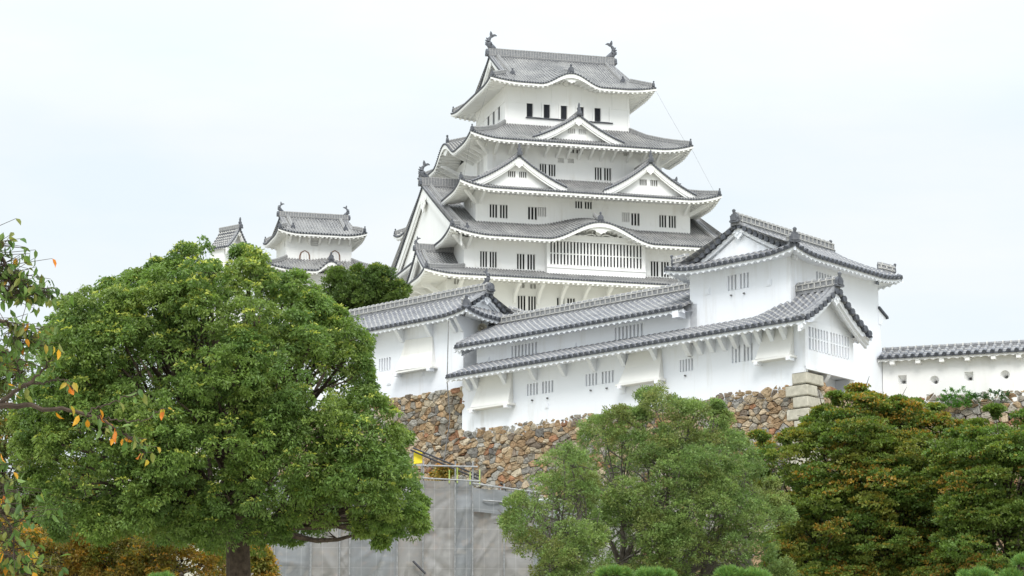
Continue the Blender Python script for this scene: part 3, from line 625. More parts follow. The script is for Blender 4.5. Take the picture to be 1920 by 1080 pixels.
for x in (771, 1025):       # bell-shaped windows with brown lacquered frames
    c, zt = onp(400+x/4.5, 360+492/4.5, SKf(0, 0, 0), UA); hgt, hw = 1.45, .62
    arch = [(-hw, -hgt), (-hw*.98, -.6), (-hw*.75, -.25), (-hw*.3, -.08), (0, 0), (hw*.3, -.08), (hw*.75, -.25), (hw*.98, -.6), (hw, -hgt)]
    mb = MB(); mb.prism([SKf(c+a, -.10, zt+z) for a, z in arch], SKf.v(0, .10)); f_ = mb.build('window', 'frame_brown', sk)
    mb = MB(); mb.prism([SKf(c+a*.78, -.13, zt-.12+z*.95) for a, z in arch], SKf.v(0, .03)); mb.build('window_pane', 'window_board', f_)
    mb = MB()
    for q in (-.3, -.1, .1, .3): mb.cbox(SKf(c+q, -.16, zt-.85), SKf.v(.09, 0), SKf.v(0, .05), UP*(1.25-abs(q)*.8))
    mb.build('window_bars', 'plaster_weathered', f_)
hip_gable(sk, SKf, (-1.3, 8.9, -1.5, 7.7), (-.3, 7.6), 3.1, 64.15, 2.75, c=.15, lift=.45, wal=WS, gw=.6, fishsize=1.15, ridge_h=.5, board=.4, pend=.6, R=2.6, tk=dict(sp=.34, r=.10), pl='plaster_weathered')
for a in (.3, 1.35, 2.5, 3.7, 4.8, 5.9, 7.1): bracket(sk, SKf, a, 0, 64.0, [(0, -.75), (0, 0), (1.0, 0), (1.0, -.12), (.25, -.75)], .2, 'plaster_weathered')
skirt(sk, SKf, (-2.6, 10.0, -2.8, 9.0), WS, 59.7, 1.75, lift=.5, wal=(-1.0, 8.4, -1.2, 7.4), bumps={'F': (4.6, 1.9, 1.15, 3.5)}, tk=dict(sp=.34, r=.10), pl='plaster_weathered')
mb = MB(); wall(mb, lambda s, z, d: SKf(s, -1.2+d, z), -1.0, 8.4, 50, 59.7); wall(mb, lambda s, z, d: SKf(-1.0+d, s, z), -1.2, 7.4, 50, 59.7); wall(mb, lambda s, z, d: SKf(8.4-d, s, z), -1.2, 7.4, 50, 59.7); wall(mb, lambda s, z, d: SKf(s, 7.4-d, z), -1, 8.4, 50, 59.7); mb.build('wall', 'plaster_weathered', sk)
P = SKf(np.full(3, 4.6), np.linspace(-2.4, -1.0, 3), 61.05+np.linspace(0, .3, 3)); o_ = ridge(sk, P, h=.2, wd=.3); end_tile(sk, P[0], -SKf.v(0, 1), .6)

q = at(450, 452, 310); q = at(450, 447, 310); GF = Frame(q, np.array([.64, .768]), np.array([-.768, .64]))
gy = thing('distant_turret', 'gabled roof tip of a distant white turret just above the big tree crown', 'castle turret', GF(0, 3, 52))
z0 = at(450, 449, 310)[2]; mb = MB()
for fn, s in ((lambda s, z, d: GF(s, .9+d, z), (-1.6, 1.6)), (lambda s, z, d: GF(-1.6+d, s, z), (.9, 3.2)), (lambda s, z, d: GF(1.6-d, s, z), (.9, 3.2)), (lambda s, z, d: GF(s, 3.2-d, z), (-1.6, 1.6))): wall(mb, fn, s[0], s[1], 50, z0-1.1)
mb.build('wall', 'plaster_weathered', gy)
dormer(gy, GF, 1.95, z0-1.1, z0+1.35, 3.4, c=.35, orn='fin', tail=False, pl='plaster_weathered', pend=.5, wy=.8, tk=dict(sp=.34, r=.1), back=True)

# ================================================================ the lower buildings
LD = dirs(-43.5); RD = dirs(36.8); G0 = at(1510, 650, 95)[:2]
NA = Frame(G0, LD, RD); TKN = dict(sp=.30, r=.080, endscale=1.08); MN = ('roof_tile_near', 'tile_end')
def pa(px, py, b=0.0): return onp(px, py, NA(0, b, 0), LD)         # on a plane parallel to the long front: (a, z)
def pr(px, py, a=0.0): return onp(px, py, NA(a, 0, 0), RD)         # on a plane parallel to the end: (b, z)
def rc3(r): return tuple(v/2.743+(620 if i % 2 == 0 else 480) for i, v in enumerate(r))
def rc4(r): return tuple(v/2.7+(1220 if i % 2 == 0 else 380) for i, v in enumerate(r))
def opA(r, b=0.0, O=None):     # r = left x, top y at left, right x, bottom y at left
    O = NA(0, b, 0) if O is None else O; s1, z1 = onp(r[0], r[1], O, LD); _, z0 = onp(r[0], r[3], O, LD); s0, _ = onp(r[2], r[1]-(r[2]-r[0])*.165, O, LD); return (s0, s1, z0, z1)
def slope(mb, eb, S, a0, a1, D, ow=.5, tlim=None, scallop=.075, nt=5, face=.17, ends=True):
    tiles(mb, S, a0, a1, tlim or (lambda s: D), nt=nt, **TKN, ends=ends)
    if eb is not None: soffit(eb, S, a0, a1, ow, face=face, gap=.07, raf=0, scallop=scallop, per=(a1-a0)/max(2, round((a1-a0)/TKN['sp'])))
def wedge(parent, fr, a, z, s=.62, dirv=None, th=.16, b=0.0): bracket(parent, fr, a, b, z, [(0, -s), (0, 0), (s*.95, 0), (s*.95, -.10), (.10, -s)], th, 'plaster', dirv)
def chute(parent, O, r4, out=.36):
    """plastered drop box leaning out from the wall; r4 = top-left, top-right, bottom-left, bottom-right pixels"""
    nrm = np.array([*(-RD), 0]); pts = [onp(x, y, O, LD) for x, y in r4]; f = lambda p, d: np.array([*(np.array(O[:2])+LD*p[0]), p[1]])+nrm*d
    TL, TR, BL, BR = pts; mb = MB(); mb.grid(np.array([[f(TL, .05), f(TR, .05)], [f(((TL[0]+BL[0])/2, (TL[1]+BL[1])/2), out*.42), f(((TR[0]+BR[0])/2, (TR[1]+BR[1])/2), out*.42)], [f(BL, out), f(BR, out)]]))
    for a, b in ((TL, BL), (TR, BR)): mb.add([f(a, -.02), f(a, .05), f(((a[0]+b[0])/2, (a[1]+b[1])/2), out*.42), f(b, out), f(b, -.02)], [[0, 1, 2, 3, 4]])
    z = min(BL[1], BR[1]); BLz, BRz = (BL[0]+.12, z), (BR[0]-.12, z)
    mb.box(f(BLz, out+.05)-UP*.09, f(BRz, out+.05)-f(BLz, out+.05), -nrm*(out+.07), UP*.08)
    c = mb.build('drop_box', 'plaster_cream', parent)
    mb = MB()
    for k in (.06, .88): mb.box(f((BLz[0]+(BRz[0]-BLz[0])*k, z), out+.1)-UP*.2, f(BRz, 0)*.0+np.array([*(LD*-.16), 0]), -nrm*out, UP*.11)
    mb.build('support_beam', 'plaster', c); return c
def lid(parent, fn, s, z, w_=.13):
    mb = MB()
    for d, k in ((-.03, 1.0), (-.045, .62)):
        P = [fn(s+x*k, z+y*k, dd) for y in (-w_, w_) for dd in (d, .01) for x in (-w_, w_)]; mb.add(P, [[0, 1, 3, 2], [4, 6, 7, 5], [0, 4, 5, 1], [2, 3, 7, 6], [0, 2, 6, 4], [1, 5, 7, 3]])
    mb.build('loophole_lid', 'plaster', parent)

# --- long two-level building with the gabled bay
lb_ = thing('long_turret', 'long low white turret with two grey eaves and a gabled bay at its right end', 'castle turret', NA(8, 2, 15.5))
fA0 = lambda s, z, d: NA(s, d, z); fA1 = lambda s, z, d: NA(s, 1.0+d, z)
wA = [(opA(rc3((1010, 660, 1145, 720))), pair_bars(4, .16, .75)), (opA(rc3((1311, 610, 1456, 671))), pair_bars(4, .16, .75)), (opA(rc4((147, 798, 214, 858))), even_bars(4, .75)), (opA(rc4((410, 728, 516, 813))), pair_bars(3, .16, .75))]
wB = [(opA(rc3((930, 464, 1062, 530)), 1.0), even_bars(7, .8)), (opA(rc3((1461, 370, 1606, 438)), 1.0), even_bars(7, .8))]
AZ = 18.15
mb = MB(); wall(mb, fA0, 0, 17.95, 15.6, 18.45, [o for o, _ in wA], .2, step=1.2); wall(mb, fA1, 5.9, 18.0, 18.3, 19.85, [o for o, _ in wB], .2, step=1.2)
mb.add([NA(17.95, 0, 15.6), NA(17.95, 4.6, 15.6), NA(17.95, 4.6, 18.45), NA(17.95, 0, 18.45)], [[0, 1, 2, 3]]); mb.add([NA(18, 1, 18.2), NA(18, 4.6, 18.2), NA(18, 4.6, 19.85), NA(18, 1, 19.85)], [[0, 1, 2, 3]])
mb.add([NA(18, 4.6, 15), NA(6, 4.6, 15), NA(6, 4.6, 19.85), NA(18, 4.6, 19.85)], [[0, 1, 2, 3]])
mb.build('wall', 'plaster', lb_)
for (o, b), fn in [(x, fA0) for x in wA]+[(x, fA1) for x in wB]: window(lb_, fn, o, b, .075, ('window_plaster', 'plaster'), lip=.0, bar_d=(-.01, .04))
# lower lean-to roof running into the bay gable
zE = pa(1170, 651, -.9)[1]-.02; bayc = chidori_curve(2.42, zE, 19.62, .30); BM = 1.47
def S_low(s, t):
    s, t = np.broadcast_arrays(np.asarray(s, float), np.asarray(t, float)); k = np.clip((3.2-s)/1.9, 0, 1); k = k*k*(3-2*k); return NA(s, -.95+t, (zE+.36*t)*(1-k)+bayc(2.42-t)*k)
mb = MB(); eb = MB(); slope(mb, eb, S_low, 1.3, 18.1, 1.95, .95); slope(mb, eb, S_low, -.6, 1.3, 2.42, .95, nt=8)
S_r = lambda s, t: NA(s, -.95+4.84-t, bayc(2.42-np.asarray(t, float))); slope(mb, eb, S_r, -.6, 1.3, 2.42, .55, nt=8)
lr_ = mb.build('lower_roof', list(MN), lb_); eb.build('eave', 'plaster', lr_)
GB = Frame(NA(-.6, BM, 0), RD, LD); bop = None
b0_, zt_ = pr(1516, 612); b1_, _ = pr(1591, 634); _, zb_ = pr(1518, 655)
gf = gable_front(lr_, GB, 2.35, bayc, 0, .62, 18.2, board=.20, sp=.33, pl='plaster', pend=.42, r=.09, disc_r=.115)
ridge(lr_, GB(np.zeros(3), np.linspace(0, 1.95, 3), 19.68), h=.26, wd=.26, tick=.28); end_tile(lr_, GB(0, -.05, 19.66), -GB.v(0, 1), .36)
# the bay itself
fBay = lambda s, z, d: NA(d, s, z); mb = MB(); op = (b0_, b1_, zb_, zt_)
wall(mb, fBay, 0, 3.4, 16.65, 18.35, [op], .2); mb.add([NA(0, 3.4, 16.65), NA(1.3, 3.4, 16.65), NA(1.3, 3.4, 18.4), NA(0, 3.4, 18.4)], [[0, 1, 2, 3]])
mb.add([NA(0, 0, 16.65), NA(1.3, 0, 16.65), NA(1.3, 3.4, 16.65), NA(0, 3.4, 16.65)], [[0, 1, 2, 3]])
wall(mb, lambda s, z, d: NA(.75, s, z), 0, 3.4, 15.4, 16.7); mb.build('bay', 'plaster', lb_)
window(lb_, fBay, op, even_bars(7, .8)[:0]+[(x0*.47, x1*.47) for x0, x1 in even_bars(6, .8)]+[(.47, .53)]+[(.53+x0*.47, .53+x1*.47) for x0, x1 in even_bars(6, .8)], .11, ('window_plaster', 'plaster'), lip=0, hbars=[(.5, .56)], bar_d=(-.02, .05))
for b in (.08, 1.65, 3.3): bracket(lb_, NA, .75, b, 16.62, [(0, -.75), (0, 0), (.75, 0), (.70, -.12), (.12, -.75)], .2, 'plaster', np.array([*(-LD), 0]))
mb = MB(); mb.box(NA(-.04, 0.0, 16.58), NA.v(0, 3.45), NA.v(.12, 0), UP*.12); mb.build('bay_sill', 'plaster', lb_)
# middle roof
zM = pa(1070, 612, .35)[1]-.02; zR = 20.86; DM = 2.75
S_m = lambda s, t: NA(s, .3+np.asarray(t, float), zM+(zR-zM)*(.88*np.asarray(t, float)/DM+.12*(np.asarray(t, float)/DM)**2))
S_mb = lambda s, t: NA(s, .3+2*DM-np.asarray(t, float), zM+(zR-zM)*(.88*np.asarray(t, float)/DM+.12*(np.asarray(t, float)/DM)**2))
mb = MB(); eb = MB(); slope(mb, eb, S_m, 6.1, 18.75, DM, .72, nt=6); slope(mb, eb, S_mb, 6.1, 18.75, DM, .9, nt=6)
ur = mb.build('upper_roof', list(MN), lb_); eb.build('eave', 'plaster', ur)
ridge(ur, NA(np.linspace(6.05, 18.6, 6), .3+DM, zR+.03), h=.26, wd=.28, tick=.29)
GM = Frame(NA(18.75, .3+DM, 0), -RD, -LD); gable_front(ur, GM, 2.6, lambda x: zM+(zR-zM)*(1-np.clip(np.abs(np.asarray(x, float))/DM, 0, 1)), 0, .7, 19.7, board=.2, pl='plaster', pend=.4, disc_r=.11)
end_tile(ur, NA(18.8, .3+DM, zR), np.array([*LD, 0]), .42)
mb = MB(); mb.box(NA(6.35, .32, zM-.34), NA.v(.3, 0), NA.v(0, .5), UP*.34); mb.build('eave_end_cap', 'plaster', ur)
for r in ((720, 640), (760, 625), (905, 600), (1055, 572), (1205, 548), (1360, 522), (1515, 500), (1678, 472), (1845, 445)):
    x, y = rc3(r); s, _ = pa(x, y); wedge(lb_, NA, s, zE-.06+.15)
for r in ((202, 710), (258, 695), (318, 682), (378, 670), (438, 660), (500, 648), (562, 632), (624, 618), (688, 605)):
    x, y = rc4(r); s, _ = pa(x, y); wedge(lb_, NA, s, zE-.06+.15)
for q in (((775, 612), (935, 590), (745, 786), (940, 758)), ((1540, 497), (1700, 472), (1507, 663), (1715, 632))): chute(lb_, NA(0, 0, 0), [rc3(x) for x in q])
chute(lb_, NA(0, 0, 0), [rc4(x) for x in ((575, 645), (722, 620), (555, 800), (728, 775))])
for (x, y), fn, b in (((1112, 771), fA0, 0), ((1502, 688), fA0, 0), ((808, 533), fA1, 1.0), ((1254, 460), fA1, 1.0)):
    s, z = pa(*rc3((x, y)), b); lid(lb_, fn, s, z, .10 if x != 1502 else .15)
for x, y in ((1039, 743), (1117, 732), (1340, 692), (1422, 681), (1826, 616)):
    s, z = pa(*rc3((x, y))); mb = MB(); mb.tube([NA(s, .0, z), NA(s, -.08, z)], .035, 6); mb.build('drain_spout', 'cable_grey', lb_)

# --- corner turret with the hipped gable roof
TF = Frame(NA(1.3, 1.0, 0), RD, LD); tur = thing('corner_turret', 'tall white corner turret with a hipped gable roof, right of the long white building', 'castle turret', TF(3, 2.5, 15.5))
def fl(z): return .5*np.clip((20.9-z)/4.4, 0, 1)**1.6
fT0 = lambda s, z, d: TF(0+d, s, z)                     # the face above the long building
fT1 = lambda s, z, d: TF(s*(1+fl(z)/6.4), d, z)         # the right-hand face, flared at its foot
wt0 = opA(rc4((390, 372, 497, 448)), 1.0); wt0 = (wt0[0]-1.3, wt0[1]-1.3, wt0[2], wt0[3])
s0_, z1_ = onp(*rc4((838, 347)), TF(0, 0, 0), RD); s1_, _ = onp(*rc4((928, 376)), TF(0, 0, 0), RD); wt1 = (s0_, s1_, z1_-.75, z1_)
mb = MB(); wall(mb, fT0, 0, 4.95, 15.5, 21.1, [wt0], .2, step=1.2); wall(mb, fT1, 0, 6.42, 15.5, 21.1, [wt1], .2, step=1.2)
wall(mb, lambda s, z, d: TF(6.42+fl(z)-d, s, z), 0, 4.95, 15.5, 21.1, (), .2, step=1.2); wall(mb, lambda s, z, d: TF(s, 4.95-d, z), 0, 6.42, 15.5, 21.1); mb.build('wall', 'plaster', tur)
window(tur, fT0, wt0, pair_bars(3, .16, .75), .075, ('window_plaster', 'plaster'), lip=0, bar_d=(-.01, .05)); window(tur, fT1, wt1, even_bars(6, .8), .075, ('window_plaster', 'plaster'), lip=0, bar_d=(-.01, .05))
for x, y in ((288, 450), (598, 405)): s, z = pa(*rc4((x, y)), 1.0); lid(tur, fT0, s-1.3, z, .12)
for x, y in ((410, 470), (475, 460)):
    s, z = pa(*rc4((x, y)), 1.0); mb = MB(); mb.tube([NA(s, 1.0, z), NA(s, .92, z)], .035, 6); mb.build('drain_spout', 'cable_grey', tur)
hip_gable(tur, TF, (-.75, 7.2, -.75, 5.7), (-.12, 6.55), 2.47, 21.0, 1.55, c=.22, lift=.22, wal=(0, 6.42, 0, 4.95), gw=.22, tk=TKN, mats=MN, pl='plaster', raf=0, face=.17, scallop=.075, fishsize=0, drop=False, ridge_h=.27, board=.16, pend=.42, R=1.8, hip_h=.2, steps=2)
end_tile(tur, TF(-.72, -.72, 21.28), TF.v(-1, -1), .36)
# hood on the far side wall
mb = MB(); b0 = TF(6.55, .9, 19.0)
mb.prism([TF(6.4, -.02, 19.95), TF(6.95, -.02, 19.70), TF(6.95, -.02, 19.60), TF(6.72, -.02, 19.55), TF(6.66, -.02, 19.38), TF(6.4, -.02, 19.38)], TF.v(0, 1.2)); h_ = mb.build('side_hood', 'plaster', tur)
mb = MB(); mb.prism([TF(6.4, -.1, 20.06), TF(7.06, -.1, 19.74), TF(7.06, -.1, 19.66), TF(6.4, -.1, 19.97)], TF.v(0, 1.4)); mb.build('hood_roof', 'tile_end', h_)

# --- left turret
BO = at(869, 620, 110); NB = Frame(BO, LD, RD); lt = thing('left_turret', 'white turret with hipped gable roof and drop box, half hidden by the big green tree', 'castle turret', NB(6, 2, 17))
fB0 = lambda s, z, d: NB(s, d, z)
def opB(r): return opA(tuple(v/4.5+(640 if i % 2 == 0 else 520) for i, v in enumerate(r)), O=NB(0, 0, 0))
wb = opB((318, 690, 415, 798)); mb = MB(); wall(mb, fB0, 0, 12.5, 16.5, 21.3, [wb], .2, step=1.2); wall(mb, lambda s, z, d: NB(d, s, z), 0, 3.5, 16.5, 21.3); wall(mb, lambda s, z, d: NB(s, 3.5-d, z), 0, 12.5, 16.5, 21.3); wall(mb, lambda s, z, d: NB(12.5-d, s, z), 0, 3.5, 16.5, 21.3); mb.build('wall', 'plaster', lt)
window(lt, fB0, wb, even_bars(4, .8), .075, ('window_plaster', 'plaster'), lip=0, bar_d=(-.01, .05))
hip_gable(lt, NB, (-.85, 13.3, -.75, 4.25), (.05, 12.3), 1.75, 21.1, 1.3, c=.15, lift=.22, wal=(0, 12.5, 0, 3.5), gw=.3, tk=TKN, mats=MN, pl='plaster', raf=0, face=.17, scallop=.075, fishsize=0, drop=False, ridge_h=.27, board=.14, pend=.38, R=1.8, hip_h=.2, endk=False)
fish(lt, NB(.12, 1.75, 22.8), NB.v(1, 0), .62); end_tile(lt, NB(-.72, -.6, 21.32), NB.v(-1, -1), .34)
for x, y in ((275, 490), (520, 460), (762, 410)): s, _ = onp(640+x/4.5, 520+y/4.5, NB(0, 0, 0), LD); wedge(lt, NB, s, 21.12)
for s in (.05, .45): wedge(lt, NB, s, 21.12)
chute(lt, NB(0, 0, 0), [(640+x/4.5, 520+y/4.5) for x, y in ((548, 530), (775, 500), (495, 800), (800, 755))])
for x, y in ((680, 805), (402, 882)): s, z = onp(640+x/4.5, 520+y/4.5, NB(0, 0, 0), LD); lid(lt, fB0, s, z, .13)
# horn loudspeaker under the corner of its eave
q = NB(-.25, .95, 20.75); hs = thing('horn_loudspeaker', 'small cream horn loudspeaker fixed under the eave corner of the left turret', 'loudspeaker', q)
d = unit(at(889, 608, 60)-at(889, 608, 108)); d = unit([.15, -1, -.25]); mb = MB(); mb.tube([q-d*.2, q-d*.06, q+d*.08, q+d*.16], [.06, .08, .15, .20], 12, caps=False); mb.tube([q-d*.26, q-d*.12], .08, 8); mb.tube([q+d*.0, q+d*.12], [.05, .03], 8); mb.build('horn', 'speaker_cream', hs)
mb = MB(); mb.tube([q-d*.1, q-d*.1+UP*.35], .02, 6); mb.build('mounting_arm', 'cable_grey', hs)
# cable hanging down from the eave over the stone wall
pts = [NB(.25, -.72, 20.85), NA(18.35, -.55, 18.1), NA(18.35, -.35, 16.6), NA(18.45, -.6, 15.0), NA(18.75, -1.1, 13.3)]
cb = MB(); xs = np.linspace(0, 1, 24); PP = np.array(pts); cb.tube(np.stack([np.interp(xs, np.linspace(0, 1, 5), PP[:, i]) for i in range(3)], 1), .022, 5); tag(cb.build('cable', 'cable_grey', base=pts[2]), 'thin grey cable hanging from the eave down over the stone wall', 'cable')

# --- plastered wall running off to the right
DD = dirs(110); ND = Frame(at(1655, 700, 102), DD, dirs(20)); LEN = 9.5
pw = thing('plaster_wall', 'weathered white plaster wall with small tiled roof, square and round loopholes and stains', 'wall', ND(3, 0, 16.5))
def dpx(x, y): x, y = rc4((x, y)); return onp(x, y, ND(0, 0, 0), DD)
sq = [dpx(1274, 896), dpx(1611, 879)]; ci = [dpx(1437, 899), dpx(1794, 872)]; ops = [(s-.17, s+.17, z-.17, z+.17) for s, z in sq]+[(s-.19, s+.19, z-.19, z+.19) for s, z in ci]
mb = MB(); fD = lambda s, z, d: ND(s, d, z); wall(mb, fD, 0, LEN, 15.8, 18.0, ops, .0, step=1.0); wall(mb, lambda s, z, d: ND(s, .55-d, z), 0, LEN, 15.8, 18.0); mb.add([ND(LEN, 0, 15.8), ND(LEN, .55, 15.8), ND(LEN, .55, 18), ND(LEN, 0, 18)], [[0, 1, 2, 3]])
for i, (a, b, c, d) in enumerate(ops):
    th = np.linspace(0, 2*pi, 25); m_, n_ = (a+b)/2, (c+d)/2; h = (b-a)/2
    if i < 2: o_ = [(a, c), (b, c), (b, d), (a, d), (a, c)]; i_ = [(m_+(x-m_)*.35, n_-.05+(z-n_)*.35) for x, z in o_]; rings = [[fD(x, z, 0) for x, z in o_], [fD(x, z, .32) for x, z in i_]]
    else:
        sqp = [(m_+h*max(-1, min(1, cos(t)*1.42)), n_+h*max(-1, min(1, sin(t)*1.42))) for t in th]; rings = [[fD(x, z, 0) for x, z in sqp], [fD(m_+cos(t)*h*.93, n_+sin(t)*h*.93, 0) for t in th], [fD(m_+cos(t)*h*.3, n_-.03+sin(t)*h*.3, .32) for t in th]]
    mb.grid(np.array(rings)); mb.grid(np.array([rings[-1], [p+ND.v(0, .2) for p in rings[-1]]]))
mb.build('wall', 'plaster_weathered', pw)
S_df = lambda s, t: ND(s, -.42+np.asarray(t, float), 18.05+.50*np.asarray(t, float)); S_db = lambda s, t: ND(s, .97-np.asarray(t, float), 18.05+.50*np.asarray(t, float))
mb = MB(); eb = MB(); slope(mb, eb, S_df, -.1, LEN, .69, .42, nt=3, face=.13, scallop=.04); slope(mb, eb, S_db, -.1, LEN, .69, .42, nt=3, face=.13, scallop=.04)
dr = mb.build('roof', list(MN), pw); eb.build('eave', 'plaster_weathered', dr); ridge(dr, ND(np.linspace(-.1, LEN, 4), .275, 18.37), h=.05, wd=.2, tick=.3, plaster_rows=False)
for x in (1230, 1360, 1480, 1610, 1742, 1870, 1990): s, _ = dpx(x, 785); mb = MB(); mb.box(ND(s-.09, -.34, 17.78), ND.v(.18, 0), ND.v(0, .38), UP*.12); mb.build('beam_end', 'plaster_weathered', pw)

# ================================================================ stone walls
def fstone(t, b):
    at_ = nd(t, 'Attribute'); at_.attribute_name = 'Col'; n = noise(t, 6, 7, .7); n2 = noise(t, 1.3, 5, .6)
    c = mixc(t, .75, at_.outputs['Color'], ramp(t, n, [(.25, (.35, .33, .3)), (.75, (1.35, 1.3, 1.2))]), 'MULTIPLY')
    lich = ramp(t, n2, [(.60, (0, 0, 0)), (.72, (.65, .65, .65))]); t.links.new(mixc(t, lich, c, (.40, .39, .34)), b.inputs['Base Color']); bump(t, b, n, 1.0, .09)
material('stone', fstone); simple('stone_gap', (.06, .05, .035), (.13, .10, .075), 5, .95)
PAL = np.array([(.37, .285, .19), (.32, .225, .14), (.28, .26, .23), (.30, .165, .10), (.43, .38, .30), (.31, .305, .29), (.20, .165, .135), (.40, .33, .245), (.18, .175, .17)])
def clip(poly, nx, ny, c):
    outp = []
    for i in range(len(poly)):
        p, q = poly[i-1], poly[i]; dp, dq = nx*p[0]+ny*p[1]-c, nx*q[0]+ny*q[1]-c
        if (dp <= 0) != (dq <= 0): t = dp/(dp-dq); outp.append((p[0]+(q[0]-p[0])*t, p[1]+(q[1]-p[1])*t))
        if dq <= 0: outp.append(q)
    return outp
def stones(name, fn, s0, s1, z0, top, cell, label, base, wts, darkbelow=None, big=None, seed=1, fine_z=None):
    """rough stone wall: every stone a raised, faceted block; fn(s, z, d) with d outward"""
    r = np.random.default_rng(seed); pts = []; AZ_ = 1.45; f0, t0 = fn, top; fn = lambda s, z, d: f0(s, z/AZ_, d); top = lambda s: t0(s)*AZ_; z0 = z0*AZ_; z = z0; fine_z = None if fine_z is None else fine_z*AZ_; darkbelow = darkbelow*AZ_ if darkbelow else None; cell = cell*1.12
    zt = max(top(s) for s in np.linspace(s0, s1, 20))
    while z < zt+cell:
        cs = cell*(1.0 if fine_z is None or z > fine_z else 1.7); ch = cs*.72; s = s0-cs*r.random()
        while s < s1+cs:
            k = r.choice([.5, .75, 1.1, 1.7], p=[.3, .3, .25, .15]); pts.append((s+r.uniform(-.25, .25)*cs, z+r.uniform(-.45, .45)*ch, 0)); s += cs*k
        z += ch
    pts = np.array(pts); mb = MB(); gap = .007; wgt = r.uniform(-.5, .5, len(pts))*cell*.7
    for s in np.linspace(s0, s1, 40)[:-1]:
        d = (s1-s0)/39; ta, tb_ = top(s)-.06, top(s+d)-.06
        for k0, k1 in ((0, .5), (.5, .86), (.86, .93), (.93, 1)): mb.add([fn(s, z0+(ta-z0)*k0, -.16), fn(s+d, z0+(tb_-z0)*k0, -.16), fn(s+d, z0+(tb_-z0)*k1, -.16), fn(s, z0+(ta-z0)*k1, -.16)], [[0, 1, 2, 3]], None, 1, (.1, .1, .1))
    for i, p in enumerate(pts):
        if p[1] > top(np.clip(p[0], s0, s1))+.02: continue
        dd = np.hypot(*(pts[:, :2]-p[:2]).T); nb = np.argsort(dd)[1:16]; R_ = cell*(1.6 if fine_z is None or p[1] > fine_z else 2.6); poly = [(p[0]-R_, p[1]-R_), (p[0]+R_, p[1]-R_), (p[0]+R_, p[1]+R_), (p[0]-R_, p[1]+R_)]
        for j in nb:
            nx, ny = pts[j, :2]-p[:2]; L = math.hypot(nx, ny)+1e-9; nx /= L; ny /= L; poly = clip(poly, nx, ny, nx*p[0]+ny*p[1]+np.clip(L/2+(wgt[i]-wgt[j])*.5, .12*L, .88*L)-gap)
            if len(poly) < 3: break
        tp = top(np.clip(p[0], s0, s1))+r.uniform(-.04, .10); poly = clip(poly, 0, 1, tp); poly = clip(poly, -1, 0, -s0); poly = clip(poly, 1, 0, s1) if len(poly) > 2 else poly
        if len(poly) < 3: continue
        P = np.array(poly); c = P.mean(0); n = len(P); h = r.uniform(.02, .09); e = r.normal(0, .02, (3, n)); tilt = r.normal(0, .06, 2)
        # knock the corners off so that the stones are not perfect cells
        Q = np.stack([P*.90+np.roll(P, 1, 0)*.10, P*.90+np.roll(P, -1, 0)*.10], 1).reshape(-1, 2); n = len(Q); e = r.normal(0, .016, (3, n))
        rings = [(1.0, -.10, 0), (.99, h*.35, 0), (.86, h*.9, 1), (.45, h, 2)]; V = []
        for k, d, ei in rings: V += [fn(c[0]+(x-c[0])*k, c[1]+(y-c[1])*k, d+(e[ei][m]+tilt[0]*(x-c[0])+tilt[1]*(y-c[1]) if k < .99 else 0)) for m, (x, y) in enumerate(Q)]
        V = np.array(V); ix = np.arange(4*n).reshape(4, n); j = np.roll(ix, -1, 1); wt = np.array(wts, float)
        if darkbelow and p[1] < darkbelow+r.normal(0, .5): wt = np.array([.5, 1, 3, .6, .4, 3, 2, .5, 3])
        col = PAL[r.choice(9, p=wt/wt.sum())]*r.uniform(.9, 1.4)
        mb.add(V, np.stack([ix[:-1], j[:-1], j[1:], ix[1:]], -1).reshape(-1, 4), None, 0, col); mb.add(V, [list(ix[3])], None, 0, col)
    o = mb.build(name, ['stone', 'stone_gap'], base=base); tag(o, label, 'stone wall', 'dry stone castle walls'); return o
def topA(s): return 16.12 if s < 17.95 else 17.93
fSA = lambda s, z, d: NA(s, -.06-.16*(17.9-z)*(1 if s > -99 else 1)+.16*1.7*0-d, z)
def fSA(s, z, d): return NA(s, .05-.13*max(0, 16.2-z)-d-.0, z)
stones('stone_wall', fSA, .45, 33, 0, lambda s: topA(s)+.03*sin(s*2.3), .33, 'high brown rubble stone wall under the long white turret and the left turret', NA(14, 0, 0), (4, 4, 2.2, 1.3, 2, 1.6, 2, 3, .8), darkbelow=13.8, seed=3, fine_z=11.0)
fSB = lambda s, z, d: NA(.06-.13*max(0, 16.2-z)-d, s, z)
stones('stone_wall', fSB, .45, 3.9, 0, lambda s: 16.36-.20*max(0, s-.9), .36, 'short stone wall face below the projecting gabled bay, beside the pale corner blocks', NA(0, 2.5, 0), (4, 3, 2, 2, 2, 2, 1, 3, .5), seed=5, fine_z=12)
fSC = lambda s, z, d: NA(1.2-.13*max(0, 16.5-z)-d, s, z)
stones('stone_wall', fSC, 3.9, 8.3, 0, lambda s: 16.62, .36, 'stone wall below the corner turret, mostly behind the reddish maple tops', NA(1.2, 6, 0), (4, 3, 2, 1, 2, 2, 1, 3, .5), seed=6, fine_z=12)
fSD = lambda s, z, d: ND(s, .05-.13*max(0, 16.6-z)-d, z)
stones('stone_wall', fSD, -.2, 16, 0, lambda s: 16.62, .36, 'grey-brown stone wall with ferns under the weathered plaster wall on the right', ND(3, 0, 0), (3, 3, 4, 1, 2, 4, 1, 3, 1), seed=8, fine_z=12)
simple('cut_stone', (.34, .32, .26), (.50, .47, .39), 5, .9, .5)
cs = thing('corner_stones', 'stack of large pale cut corner blocks at the foot of the gabled bay', 'stone wall', NA(0, 0, 0)); z = 16.46; k = 0
